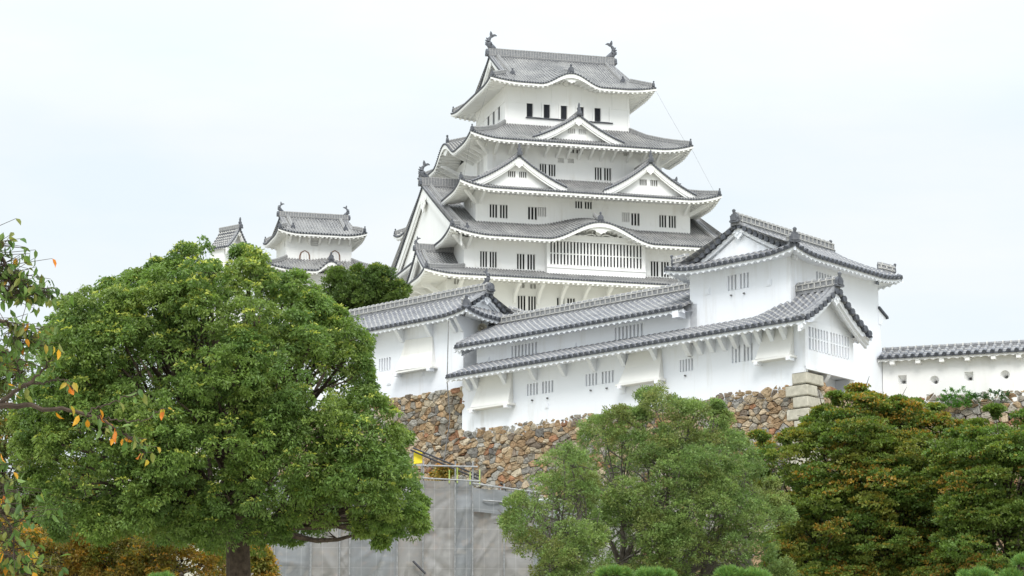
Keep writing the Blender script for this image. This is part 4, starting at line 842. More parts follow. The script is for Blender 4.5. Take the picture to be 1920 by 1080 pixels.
while z > 0:
    h = .43; o = .13*max(0, 16.2-z)+.10; la, lb2 = (1.0, .7) if k % 2 else (.68, 1.15); mb = MB(); z0 = z-h+.025; g = .03
    pl_ = [(-o, -o+g), (-o+g, -o), (la, -o), (la, .9), (-o, lb2)]; pl_ = [(-o, -o+g), (-o+g, -o), (la-o, -o), (la-o, .6), (.6, lb2-o), (-o, lb2-o)]
    pb = [(x-.06 if x < 0 else x, y-.06 if y < 0 else y) for x, y in pl_]
    for (zA, sA), (zB, sB) in (((z0, .03), (z0+.04, 0)), ((z0+.04, 0), (z-.04, 0)), ((z-.04, 0), (z, .03))):
        A = np.array([NA(x+(sA if x < 0 else 0)-.05*(z-zA)/h, y+(sA if y < 0 else 0)-.05*(z-zA)/h, zA) for x, y in pl_+pl_[:1]]); B = np.array([NA(x+(sB if x < 0 else 0)-.05*(z-zB)/h, y+(sB if y < 0 else 0)-.05*(z-zB)/h, zB) for x, y in pl_+pl_[:1]]); mb.grid(np.stack([A, B]))
    mb.add([NA(x, y, z-.0) for x, y in pl_], [list(range(6))]); mb.build('stone_block', 'cut_stone', cs); z -= h; k += 1

# ================================================================ ground and castle hill
def fground(t, b):
    n = noise(t, .6, 6, .65); t.links.new(ramp(t, n, [(.3, (.40, .37, .31)), (.6, (.34, .33, .26)), (.8, (.46, .43, .37))]), b.inputs['Base Color']); bump(t, b, n, .5, .1)
material('earth', fground)
gx = np.concatenate([[-2500, -900, -400], np.arange(-200, 201, 8), [400, 900, 2500]]).astype(float); gy_ = np.concatenate([[-300, -60], np.arange(0, 89, 11), [100], np.arange(108, 420, 8), [600, 1200, 3500]]).astype(float)
def hill(x, y):
    p = np.array([x, y])-G0; M = np.linalg.inv(np.array([LD, RD]).T); a, b = M@p; c = (p-(ND.O-G0)); dep = c@np.array([dirs(20)[0], dirs(20)[1]])
    inside = min(b-4, 30) if a > 0 else min(dep-4.0, 30)
    if a > 0 and a < 8: inside = min(inside, 30)
    if y < 100 or inside < 0: return 0.0
    h = 15.0*min(1, inside/1.0); kc = math.hypot((x-OK[0]+4)*1.0, (y-OK[1]-8)); h += max(0, min(1, (95-kc)/65))*24
    return h*max(0, min(1, (140-abs(x))/50))
Z = np.array([[hill(x, y) for y in gy_] for x in gx]); Pg = np.stack([*np.meshgrid(gx, gy_, indexing='ij'), Z], -1)
mb = MB(); mb.grid(Pg, flip=False); mb.build('ground', 'earth', kind='structure', smooth=True)
kb = MB(); zt = 44.6
for i in range(4):
    c = [(W1[0]-.2, W1[2]-.2), (W1[1]+.2, W1[2]-.2), (W1[1]+.2, W1[3]+.2), (W1[0]-.2, W1[3]+.2)]; p, q = c[i], c[(i+1) % 4]
    ex = lambda v, t: ((v[0]-0)*(1+.28*t*t), (v[1]-BC)*(1+.28*t*t)+BC); kb.grid(np.array([[K(*ex(p, t), zt-t*16), K(*ex(((p[0]+q[0])/2, (p[1]+q[1])/2), t), zt-t*16), K(*ex(q, t), zt-t*16)] for t in np.linspace(0, 1, 6)]))
kb.build('stone_base', 'cut_stone', keep)
kb = MB(); kb.prism([SKf(-1.6, -1.8, 30), SKf(9, -1.8, 30), SKf(9, 8, 30), SKf(-1.6, 8, 30)], UP*22); kb.build('stone_base', 'cut_stone', sk)
kb = MB(); kb.prism([GF(-2.3, .6, 15), GF(2.3, .6, 15), GF(2.3, 3.6, 15), GF(-2.3, 3.6, 15)], UP*36); kb.build('stone_base', 'cut_stone', gy)

# ================================================================ trees
def fleaf(rough, trans):
    def f(t, b):
        at_ = nd(t, 'Attribute'); at_.attribute_name = 'Col'; t.links.new(at_.outputs['Color'], b.inputs['Base Color']); b.inputs['Roughness'].default_value = rough
        b.inputs['Specular IOR Level'].default_value = .35
        tr = nd(t, 'BsdfTranslucent'); hs = nd(t, 'HueSaturation'); hs.inputs['Value'].default_value = 1.5; hs.inputs['Saturation'].default_value = 1.1
        t.links.new(at_.outputs['Color'], hs.inputs['Color']); t.links.new(hs.outputs[0], tr.inputs[0])
        ms = nd(t, 'MixShader'); ms.inputs[0].default_value = trans; o = t.nodes['Material Output']
        t.links.new(b.outputs[0], ms.inputs[1]); t.links.new(tr.outputs[0], ms.inputs[2]); t.links.new(ms.outputs[0], o.inputs[0])
    return f
material('leaf', fleaf(.5, .36)); material('needle', fleaf(.6, .15))
simple('bark', (.035, .026, .02), (.10, .075, .055), 9, .95, .8); simple('bark_grey', (.08, .07, .06), (.17, .15, .13), 9, .95, .8)
def unitv(v): return v/(np.linalg.norm(v, axis=-1, keepdims=True)+1e-9)
def leaves(mb, C, axis, L, Wd, col, rnd):
    """one folded-flat diamond per leaf: C centres, axis = leaf direction"""
    n = len(C); d = unitv(axis); s = unitv(np.cross(d, unitv(rnd.normal(size=(n, 3))+np.array([0, 0, .2])))); L = np.broadcast_to(L, (n,))[:, None]; Wd = np.broadcast_to(Wd, (n,))[:, None]
    V = np.stack([C-d*L/2, C+s*Wd/2+d*L*.05, C+d*L/2, C-s*Wd/2+d*L*.05], 1).reshape(-1, 3)
    mb.c.append((V, np.arange(4*n).reshape(n, 4), None, 0, col))
def inpoly(P, x, z):
    r = np.zeros(x.shape, bool); n = len(P)
    for i in range(n):
        (x0, z0), (x1, z1) = P[i-1], P[i]; c = (z0 > z) != (z1 > z)
        with np.errstate(divide='ignore', invalid='ignore'): r ^= c & (x < (x1-x0)*(z-z0)/(z1-z0+1e-12)+x0)
    return r
def edist(P, x, z):
    d = np.full(x.shape, 1e9)
    for i in range(len(P)):
        a, b = P[i-1], P[i]; ab = b-a; t = np.clip(((x-a[0])*ab[0]+(z-a[1])*ab[1])/(ab@ab+1e-9), 0, 1); d = np.minimum(d, np.hypot(x-a[0]-t*ab[0], z-a[1]-t*ab[1]))
    return d
def shell(poly_px, D, depth, n, rnd, inset, back=.35, rough=7):
    """points on the rounded outside of a crown whose outline is given in the photograph; returns points and outward normals"""
    pp = np.array(poly_px, float); pp = pp.mean(0)+(pp-pp.mean(0))*1.025; res = []          # roughen the outline so that the crown is no smooth dome
    for i in range(len(pp)):
        a, b = pp[i], pp[(i+1) % len(pp)]; m = max(1, int(np.hypot(*(b-a))/26))
        for k in range(m): res.append(a+(b-a)*k/m+rnd.normal(0, rough, 2))
    P3 = np.array([at(x, y, D) for x, y in res]); P = P3[:, [0, 2]]; lo, hi = P.min(0), P.max(0); out_ = []; mxd = 0
    g = rnd.uniform(lo, hi, (4000, 2)); ins = inpoly(P, g[:, 0], g[:, 1]); mxd = edist(P, g[ins, 0], g[ins, 1]).max()
    H = lambda x, z: depth*np.sqrt(np.clip(1-(1-np.clip(edist(P, x, z)/mxd, 0, 1))**2, 0, 1))
    pts = np.zeros((0, 3)); nrm = np.zeros((0, 3)); md = inset
    cand = rnd.uniform(lo, hi, (n*40, 2)); ok = inpoly(P, cand[:, 0], cand[:, 1]); cand = cand[ok]; cand = cand[edist(P, cand[:, 0], cand[:, 1]) > md][:n*2]
    x, z = cand[:, 0], cand[:, 1]; h = H(x, z); side = np.where(rnd.random(len(x)) < back, 1, -1); y = side*h*rnd.uniform(.55, 1, len(x)); e = .05
    gx_ = (H(x+e, z)-H(x-e, z))/(2*e); gz_ = (H(x, z+e)-H(x, z-e))/(2*e); N_ = unitv(np.stack([-gx_, side*1.0, -gz_], 1)); yc = D
    # keep points spread out
    sel = []; rad = math.sqrt((hi-lo).prod()*.8/n)*.62; X = np.stack([x, y, z], 1)
    for i in range(len(X)):
        if not sel or (np.linalg.norm(X[sel]-X[i], axis=1) > rad).all(): sel.append(i)
        if len(sel) >= n: break
    return X[sel]+np.array([0, yc, 0]), N_[sel], (lo, hi), edist(P, X[sel][:, 0], X[sel][:, 2])
def tufts_on(C, Nn, r, k, rnd, up=.5, flat=1.0):
    """k tufts on the outer, upper side of each lobe"""
    v = unitv(rnd.normal(size=(len(C)*k, 3))); n0 = np.repeat(Nn, k, 0)+np.array([0, 0, up]); v = unitv(v+n0*rnd.uniform(.25, 1.1, (len(v), 1)))
    rr = np.repeat(r, k)*rnd.uniform(.72, 1.08, len(v)); off = v*rr[:, None]; off[:, 2] *= flat; return np.repeat(C, k, 0)+off, v
def tree(name, label, group, poly, D, depth, base_px, pal, newcol, nlobe, lobe_r, ktuft, tuft_r, kleaf, leaf, seed, trunk_r=.3, bark='bark', fork=.35, flat=1.0, droop=.5, up=.5, newp=.2, limbs=7, cat='tree', inset=None, back=.35, fill=.25, twigs=0, base_z=0.0, rough=7, tuftflat=1.0, topcol=None, gapfill=True, trunks=None, mat='leaf'):
    rnd = np.random.default_rng(seed); C, Nn, (lo, hi), ed = shell(poly, D, depth, nlobe, rnd, inset or tuft_r*1.1+.10, back, rough); r = np.minimum(lobe_r*rnd.uniform(.7, 1.25, len(C)), np.maximum(ed-tuft_r*.7, lobe_r*.25))
    base = at(base_px[0], base_px[1], D); base[2] = base_z; root = thing(name, label, cat, base, group)
    T, V = tufts_on(C, Nn, r, ktuft, rnd, up, flat); lt_i = np.repeat(np.arange(len(C)), ktuft); lobec = np.array(pal)[rnd.integers(0, len(pal), len(C))]*rnd.uniform(.85, 1.15, (len(C), 1)); tcol = (lobec[lt_i]*.6+np.array(pal)[rnd.integers(0, len(pal), len(T))]*.4)*rnd.uniform(.88, 1.12, (len(T), 1)); hotl = rnd.random(len(C))**1.5*2*newp; isnew = rnd.random(len(T)) < hotl[lt_i]
    tr = tuft_r*rnd.uniform(.65, 1.3, len(T)); n = len(T)*kleaf; v = unitv(rnd.normal(size=(n, 3))+np.repeat(V, kleaf, 0)*.55+np.array([0, 0, .35])); q = rnd.uniform(.45, 1.05, n)
    off = v*(np.repeat(tr, kleaf)*q)[:, None]; off[:, 2] *= .72*tuftflat; c = np.repeat(T, kleaf, 0)+off; ax = v+np.array([0, 0, -droop])+rnd.normal(0, .45, (n, 3))
    col = np.repeat(tcol, kleaf, 0)*rnd.uniform(.7, 1.3, (n, 1)); hot = np.repeat(isnew, kleaf) & (v[:, 2] > .35) & (q > .7); nc = np.array(newcol); col[hot] = nc*rnd.uniform(.75, 1.25, (hot.sum(), 1))
    if topcol is not None: # autumn colour: whole sprays turned, more of them out at the tips
        aut = np.where(rnd.random(len(C)) < topcol[3]*1.5, .55, topcol[3]*.12); ts = np.repeat((rnd.random(len(T)) < aut[lt_i]), kleaf) & (rnd.random(n) < .65); col[ts] = np.array(topcol[:3])*rnd.uniform(.6, 1.4, (ts.sum(), 1))
    mb = MB(); s_ = rnd.uniform(.7, 1.3, n); leaves(mb, c, ax, leaf[0]*s_, leaf[1]*s_, col, rnd)
    nf = int(n*fill)
    if nf:              # leaves inside the crown
        w_ = rnd.integers(0, len(C), nf); p = C[w_]+unitv(rnd.normal(size=(nf, 3)))*(r[w_]*rnd.random(nf)**.5*1.0)[:, None]-Nn[w_]*(r[w_]*.55)[:, None]
        cf = np.array(pal)[rnd.integers(0, len(pal), nf)]*rnd.uniform(.7, 1.1, (nf, 1)); leaves(mb, p, rnd.normal(size=(nf, 3)), leaf[0]*1.3, leaf[1]*1.5, cf, rnd)
    mb.build('crown', mat, root)
    mb = MB(); roots = trunks or [base_px]
    for ti, bp in enumerate(roots):
        b0 = at(bp[0], bp[1], D); b0[2] = base_z; ft = b0+(C.mean(0)-b0)*np.array([.35, .35, 0]); ft[2] = lo[1]+(hi[1]-lo[1])*fork*.4 if lo[1] > base_z+1 else base_z+(hi[1]-base_z)*fork
        if len(bp) > 2: ft = at(bp[2], bp[3], D)
        tt = np.linspace(0, 1, 7); pth = b0[None]*(1-tt[:, None])+ft[None]*tt[:, None]+np.stack([np.sin(tt*5+seed)*.08, np.cos(tt*4)*.08, tt*0], 1)*trunk_r*3; mb.tube(pth, trunk_r*(1.15-.4*tt), 10)
        sub = C[ti::len(roots)]; k = min(limbs, len(sub)); cen = sub[rnd.choice(len(sub), k, False)]
        for _ in range(6): lab = np.argmin(((sub[:, None]-cen[None])**2).sum(-1), 1); cen = np.array([sub[lab == j].mean(0) if (lab == j).any() else cen[j] for j in range(k)])
        for j in range(k):
            e = ft+(cen[j]-ft)*.72; m = (ft+e)/2+rnd.normal(0, .12, 3)*np.linalg.norm(e-ft)*.5+UP*.05; lt_ = np.linspace(0, 1, 9)[:, None]; L = (1-lt_)**2*ft+2*lt_*(1-lt_)*m+lt_**2*e; L = L+rnd.normal(0, .02, L.shape)*np.linalg.norm(e-ft)*.3; r0 = trunk_r*.52
            L[0] = ft; mb.tube(L, r0*(1-.62*lt_[:, 0]), 7)
            for ci in np.where(lab == j)[0]:
                cc = sub[ci]; k0 = rnd.integers(3, 9); st = L[k0]; m = (st+cc)/2+rnd.normal(0, .1, 3)*np.linalg.norm(cc-st); q2 = np.linspace(0, 1, 6)[:, None]; L2 = (1-q2)**2*st+2*q2*(1-q2)*m+q2**2*cc; rr0 = r0*(1-.62*k0/8)*.6; mb.tube(L2, rr0*(1-.75*q2[:, 0]), 5)
                for _ in range(twigs):
                    d = unit(rnd.normal(size=3)+np.array([0, 0, .6])); s0 = L2[rnd.integers(2, 6)]; ln = lobe_r*rnd.uniform(.6, 1.2); mb.tube([s0, s0+d*ln*.5+rnd.normal(0, .03, 3), s0+d*ln], [.022, .015, .006], 4, caps=False)
    mb.build('trunk', bark, root); return root

tree('broadleaf_tree', 'big rounded evergreen tree with a dark trunk filling the left of the picture', None,
     [(55, 760), (65, 715), (95, 690), (90, 640), (120, 625), (105, 600), (150, 575), (190, 570), (190, 550), (215, 540), (250, 545), (280, 518), (310, 500), (340, 512), (345, 490), (375, 472), (400, 482), (425, 476), (445, 490), (480, 482), (505, 500), (515, 530), (545, 528), (590, 528), (605, 545), (605, 572), (640, 575), (650, 600), (685, 615), (715, 655), (695, 690), (720, 725), (700, 745), (750, 775), (765, 820), (755, 850), (790, 900), (800, 960), (775, 1020), (720, 1010), (690, 1025), (640, 1000), (600, 1015), (560, 1020), (520, 1012), (490, 1040), (450, 1045), (400, 1040), (370, 1020), (330, 1045), (260, 1025), (200, 1040), (140, 1010), (100, 1015), (75, 970), (35, 960), (55, 900), (35, 870), (65, 835), (35, 800)],
     62, 3.4, (440, 1080), [(.13, .205, .05), (.155, .235, .052), (.105, .178, .045), (.185, .25, .057)], (.40, .44, .09), 320, .60, 24, .19, 54, (.088, .036), 11, rough=4, inset=.24, trunk_r=.36, limbs=9, newp=.20, back=.42, droop=.55, trunks=[(440, 1180, 448, 1010)], fill=.06, twigs=2)
tree('evergreen_tree', 'dark green bushy tree between the left turret roof and the small keep', None,
     [(590, 560), (612, 520), (640, 505), (655, 488), (680, 500), (705, 482), (722, 505), (745, 500), (755, 528), (785, 552), (765, 580), (740, 590), (700, 640), (600, 640)], 140, 2.6, (690, 640), [(.085, .135, .03), (.105, .16, .033), (.065, .11, .028)], (.20, .24, .05), 46, .85, 24, .26, 46, (.17, .055), 12, trunk_r=.3, base_z=16, newp=.15, fill=.3, droop=-.2, twigs=4)
PM = [(.16, .235, .07), (.19, .26, .075), (.13, .20, .06), (.21, .225, .07)]
tree('feathery_tree', 'tall light green feathery tree with several stems in the lower middle', 'light green trees before the scaffold',
     [(1075, 860), (1090, 790), (1120, 762), (1160, 765), (1190, 770), (1205, 725), (1240, 705), (1275, 712), (1295, 755), (1330, 745), (1350, 760), (1372, 785), (1405, 790), (1425, 830), (1440, 880), (1450, 930), (1475, 965), (1500, 1010), (1490, 1080), (1480, 1180), (1060, 1180), (1070, 1050), (1060, 950)],
     74, 2.6, (1240, 1180), PM, (.24, .34, .10), 150, .55, 30, .20, 50, (.072, .028), 21, trunk_r=.16, bark='bark_grey', limbs=7, newp=.25, droop=.1, twigs=4, inset=.16, fill=.05, trunks=[(1160, 1200, 1165, 1060), (1235, 1200, 1240, 1040), (1300, 1200, 1320, 1060), (1400, 1200, 1410, 1080)], up=.8, back=.4)
tree('feathery_tree', 'smaller sparse light green tree with bare lower twigs, left of the tall feathery one', 'light green trees before the scaffold',
     [(945, 1000), (950, 930), (985, 890), (985, 840), (1015, 800), (1045, 830), (1070, 815), (1100, 850), (1125, 900), (1130, 980), (1110, 1180), (990, 1180), (985, 1060)],
     70, 1.6, (1060, 1180), PM, (.22, .32, .09), 44, .50, 24, .19, 44, (.072, .028), 22, trunk_r=.12, bark='bark_grey', limbs=7, newp=.2, droop=.1, twigs=6, fill=.03, trunks=[(1040, 1200, 1040, 1070), (1090, 1200, 1080, 1060)], up=.8, back=.4)
PA = [(.15, .20, .038), (.12, .18, .035), (.185, .20, .038), (.10, .17, .035)]
tree('maple_tree', 'wide maple with layered sprays turning orange, in front of the corner stones', 'maples in the lower right',
     [(1395, 830), (1425, 805), (1465, 812), (1500, 790), (1528, 728), (1555, 735), (1590, 742), (1612, 712), (1640, 750), (1690, 745), (1715, 775), (1765, 775), (1800, 800), (1820, 900), (1800, 1000), (1780, 1180), (1440, 1180), (1440, 1000), (1420, 930), (1400, 880)],
     82, 3.0, (1620, 1180), PA, (.24, .21, .035), 270, .70, 22, .25, 46, (.085, .055), 31, trunk_r=.24, limbs=9, newp=.35, droop=-.1, inset=.15, flat=.56, tuftflat=.52, up=.5, topcol=(.30, .19, .035, .16), fill=.15, twigs=2)
tree('maple_tree', 'darker green maple with orange tips at the right edge below the fern-grown wall', 'maples in the lower right',
     [(1725, 880), (1745, 815), (1790, 800), (1835, 790), (1860, 758), (1920, 765), (1990, 760), (2060, 820), (2080, 1000), (2040, 1180), (1740, 1180), (1725, 1000)],
     79, 3.0, (1900, 1180), PA[:2]+PA[3:], (.21, .20, .035), 165, .70, 22, .25, 46, (.085, .055), 32, trunk_r=.24, limbs=9, newp=.25, droop=-.1, inset=.15, flat=.56, tuftflat=.52, up=.5, topcol=(.27, .17, .035, .10), fill=.2, twigs=2)
PO = [(.20, .19, .04), (.24, .18, .04), (.14, .18, .035), (.34, .21, .035)]
tree('cherry_tree', 'low orange-leaved cherry tree under the big tree at the lower left', 'autumn cherry trees',
     [(-80, 960), (20, 955), (80, 985), (160, 1000), (260, 1000), (340, 1010), (400, 1005), (430, 1040), (410, 1180), (-80, 1180)], 69, 2.2, (200, 1180), PO, (.42, .22, .04), 120, .42, 18, .20, 34, (.09, .04), 41, trunk_r=.14, limbs=7, newp=.4, droop=.5, twigs=5, fill=.05, trunks=[(150, 1200, 160, 1090), (330, 1200, 340, 1080)])
tree('cherry_tree', 'orange-leaved cherry tree just right of the big tree trunk', 'autumn cherry trees',
     [(470, 1010), (500, 1000), (522, 1050), (528, 1180), (440, 1180), (460, 1050)], 72, .8, (490, 1180), PO, (.45, .24, .04), 30, .34, 18, .2, 40, (.11, .045), 42, trunk_r=.09, limbs=4, newp=.5, droop=.5, twigs=3, fill=.1)
tree('cherry_tree', 'green and brown cherry tree at the left edge behind the big tree', 'autumn cherry trees',
     [(-90, 690), (-30, 650), (30, 655), (70, 690), (80, 800), (200, 900), (345, 930), (350, 1180), (-90, 1180)], 80, 1.8, (0, 1180), [(.15, .14, .05), (.14, .17, .04), (.10, .16, .035), (.09, .14, .03)], (.3, .16, .03), 110, .55, 20, .25, 40, (.12, .05), 43, trunk_r=.16, limbs=5, newp=.3, droop=.5, fill=.2, twigs=3)
tree('autumn_bush', 'small orange bush growing at the foot of the stone wall above the scaffold', None,
     [(795, 880), (820, 862), (850, 868), (870, 885), (868, 905), (800, 905)], 92, .5, (835, 905), PO, (.38, .18, .03), 12, .28, 12, .16, 30, (.10, .045), 44, trunk_r=.05, limbs=4, newp=.4, fill=.1, twigs=3, base_z=10.5, cat='bush')

# garden pines: only their topmost needle clumps reach into the picture
def pine(label, clumps, D, seed, base_px):
    rnd = np.random.default_rng(seed); base = at(base_px, 1080, D); base[2] = 0; root = thing('pine_tree', label, 'tree', base, 'garden pines along the bottom edge'); mb = MB(); tb = MB(); tops = []
    for (x, y, w_) in clumps:
        c = at(x, y, D); R = w_/2*D/F
        for i in range(26):
            a = rnd.uniform(0, 2*pi); rr = R*math.sqrt(rnd.random())*.85; p = c+np.array([cos(a)*rr, sin(a)*rr*.8, -.10-.35*(rr/R)**2*R*1.2+rnd.uniform(-.03, .03)]); n = 150
            v = unitv(rnd.normal(size=(n, 3))*np.array([1, 1, .55])+np.array([cos(a)*.4*rr/R, sin(a)*.4*rr/R, .85])); L = rnd.uniform(.10, .17, n)*1.1; C_ = p+v*L[:, None]*.5
            col = np.array([.13, .25, .06])*rnd.uniform(.6, 1.35, (n, 1)); col[rnd.random(n) < .25] *= np.array([1.5, 1.15, .8]); leaves(mb, C_, v, L, .009, col, rnd); tb.tube([p-UP*.25, p+UP*.05], [.018, .012], 5, col=None)
            tops.append(p)
        tb.tube([np.array([base[0], base[1], c[2]-1.3]), (np.array([base[0], base[1], c[2]-.9])+c)/2, c-UP*.3], [.07, .05, .03], 6)
    # the rest of the tree below the frame
    zt = at(base_px, 1080, D)[2]
    for k in range(34):
        z = rnd.uniform(1.6, zt-.5); a = rnd.uniform(0, 2*pi); R = rnd.uniform(.3, 1.0)*(1.6-.8*(z/zt)); c = np.array([base[0]+cos(a)*R, base[1]+sin(a)*R, z]); n = 260; v = unitv(rnd.normal(size=(n, 3))+np.array([0, 0, .9]))
        L = rnd.uniform(.12, .2, n); leaves(mb, c+rnd.normal(0, .16, (n, 3))*np.array([1, 1, .3])+v*.05, v, L, .012, np.array([.10, .19, .05])*rnd.uniform(.6, 1.3, (n, 1)), rnd); tb.tube([np.array([base[0], base[1], z-.2]), c], [.035, .015], 5)
    mb.build('needles', 'needle', root); tb.tube([base, base+UP*(zt-1.0)], [.12, .06], 8); tb.build('trunk', 'bark', root)
pine('garden pine with two bright tufts at the foot of the feathery trees', [(1150, 1062, 62), (1226, 1064, 74)], 45, 51, 1190)
pine('garden pine with a broad double tuft just left of the wide maple', [(1370, 1064, 58), (1412, 1068, 56)], 45, 52, 1392)
pine('garden pine with one round tuft below the right-hand maple', [(1828, 1066, 70)], 46, 53, 1828)
pine('garden pine cut off by the right edge of the picture', [(1905, 1068, 50), (1925, 1040, 44)], 44, 54, 1930)
pine('garden pine barely showing below the orange leaves at the lower left', [(305, 1076, 60)], 46, 55, 305)

# cherry branches close to the camera at the left edge
def cherry_near():
    rnd = np.random.default_rng(61); D = 20; base = at(-330, 1080, D); base[2] = 0; root = thing('near_cherry_tree', 'near cherry branches with drooping green and orange leaves entering from the left edge', 'tree', base)
    tb = MB(); mb = MB(); A = lambda x, y, dd=0: at(x, y, D+dd)
    tb.tube([base, A(-320, 1000), A(-300, 800), A(-260, 600), A(-220, 430)], [.16, .13, .11, .08, .05], 8)
    def branch(px, r0, r1, n, lf, lenr=(.07, .10), orange=.12, spread=.10, start=.25):
        P = np.array([A(x, y, d) for x, y, d in px]); u = np.linspace(0, 1, 26); k = np.linspace(0, 1, len(P)); Q = np.stack([np.interp(u, k, P[:, i]) for i in range(3)], 1); Q[1:-1] += rnd.normal(0, .008, Q[1:-1].shape); tb.tube(Q, r0+(r1-r0)*u, 6, caps=False)
        for i in range(n):
            t = start+(1-start)*rnd.random()**.8; p = np.array([np.interp(t, u, Q[:, j]) for j in range(3)])+rnd.normal(0, spread, 3)*np.array([1, .8, .45]); L = rnd.uniform(*lenr); d = unit(rnd.normal(0, .55, 3)+np.array([.1, 0, -1.0])); q0 = np.array([np.interp(t, u, Q[:, j]) for j in range(3)])
            c = [(.10, .17, .035), (.13, .20, .05), (.07, .13, .03), (.19, .21, .05)][rnd.integers(0, 4)]
            if rnd.random() < orange: c = [(.62, .28, .03), (.68, .38, .06), (.58, .20, .04), (.45, .34, .06)][rnd.integers(0, 4)]
            s = unit(np.cross(d, rnd.normal(size=3))); nn = np.cross(d, s); w_ = L*.22; e = p+d*L
            V = [p, p+d*L*.3+s*w_+nn*.008, p+d*L*.65+s*w_*.85+nn*.008, e-nn*.01, p+d*L*.65-s*w_*.85+nn*.008, p+d*L*.3-s*w_+nn*.008, p+d*L*.3, p+d*L*.65]
            cc = np.array(c)*rnd.uniform(.75, 1.25); mb.add(V, [[0, 6, 1, 1][:3]+[1]][:0] or [[0, 6, 1]], None, 0, cc); mb.add(V, [[6, 7, 2, 1]], None, 0, cc); mb.add(V, [[7, 3, 2]], None, 0, cc); mb.add(V, [[0, 5, 6]], None, 0, cc*.92); mb.add(V, [[6, 5, 4, 7]], None, 0, cc*.92); mb.add(V, [[7, 4, 3]], None, 0, cc*.92)
            tb.tube([q0, p], [.0035, .002], 3, caps=False)
    branch([(-230, 430, 0), (-120, 400, 0), (-20, 430, .2), (10, 500, .3), (20, 560, .3)], .03, .006, 190, 1, start=.5, spread=.13, orange=.05)
    branch([(-240, 520, 0), (-100, 520, .3), (0, 520, .4), (50, 545, .4), (82, 548, .4)], .028, .005, 160, 1, start=.45, spread=.09, orange=.05)
    branch([(-250, 620, 0), (-100, 590, -.3), (0, 600, -.2), (40, 625, -.1), (62, 650, 0)], .028, .005, 150, 1, start=.4, spread=.11, orange=.07)
    branch([(-260, 700, 0), (-100, 690, .3), (-10, 655, .3), (30, 670, .4), (45, 720, .4)], .025, .005, 60, 1, start=.4, spread=.10, orange=.07)
    branch([(-280, 800, 0), (-120, 790, 0), (0, 752, 0), (45, 725, 0), (80, 695, 0), (98, 668, 0)], .03, .004, 16, 1, orange=.2, start=.5, spread=.06)
    branch([(45, 725, 0), (90, 715, .1), (120, 712, .1), (140, 728, .1)], .010, .003, 9, 1, orange=.4, start=.5, spread=.05)
    branch([(-280, 810, 0), (-100, 765, 0), (0, 760, 0), (60, 765, 0), (120, 768, 0), (180, 782, 0), (235, 812, 0), (262, 838, 0)], .032, .004, 46, 1, orange=.34, start=.55, spread=.06)
    branch([(150, 775, 0), (190, 765, .1), (230, 745, .1), (262, 738, .1)], .008, .003, 7, 1, orange=.3, start=.55, spread=.05)
    branch([(180, 782, 0), (230, 790, 0), (270, 790, 0), (305, 765, 0)], .007, .003, 4, 1, orange=.6, start=.8, spread=.03)
    branch([(235, 812, 0), (255, 830, 0), (275, 862, 0)], .006, .003, 5, 1, orange=.5, start=.7, spread=.04)
    branch([(-290, 900, 0), (-120, 900, 0), (-20, 930, 0), (15, 980, 0), (30, 1050, 0)], .03, .005, 130, 1, orange=.06, start=.4, spread=.14)
    branch([(-290, 950, 0), (-120, 980, .3), (-20, 1020, .3), (30, 1050, .3), (55, 1075, .3)], .03, .005, 100, 1, orange=.06, start=.4, spread=.12)
    branch([(-230, 760, 0), (-120, 800, .3), (-30, 850, .3), (0, 900, .3), (10, 930, .3)], .025, .005, 70, 1, orange=.06, start=.5, spread=.10)
    mb.build('crown', 'leaf', root); tb.build('trunk', 'bark', root)
cherry_near()

# ferns and creepers rooted in the right-hand stone wall
def fern(label, cx, cy, w_, h_, seed, col=(.10, .24, .04), dens=420):
    rnd = np.random.default_rng(seed); c = onp(cx, cy, ND(0, -.1, 0), DD); p0 = ND(c[0], -.15, c[1]); root = thing('wall_plant', label, 'plant', p0, 'plants growing on the right stone wall'); mb = MB(); m = 104/F; tb = MB()
    for i in range(dens//10):
        a = rnd.uniform(-1, 1); b = rnd.uniform(-1, 1)*math.sqrt(max(0, 1-a*a)); q = p0+np.array([*(DD*a*w_/2*m), 0])+UP*b*h_/2*m-np.array([*(dirs(20)*rnd.uniform(.0, .25)), 0]); n = 34; t = rnd.random(n); d = unit(rnd.normal(size=3)+np.array([0, -.9, .5])); ax = d[None]+rnd.normal(0, .6, (n, 3))
        leaves(mb, q+d*t[:, None]*.28-UP*(t**2)[:, None]*.12+rnd.normal(0, .03, (n, 3)), ax, .075, .035, np.array(col)*rnd.uniform(.6, 1.4, (n, 1)), rnd); tb.tube([q, q+d*.14, q+d*.28-UP*.12], [.006, .005, .003], 4, caps=False)
    mb.build('leaves', 'leaf', root); tb.build('stems', 'bark', root)
fern('bright green leafy plant on the right stone wall, the largest there', 1795, 748, 56, 40, 71, dens=520)
fern('dark low creeper spreading on the stone wall at the right edge', 1860, 742, 70, 14, 72, (.05, .12, .03), 260)
fern('small sparse plant low on the stone wall left of the bright one', 1768, 760, 22, 22, 73, (.07, .17, .03), 120)

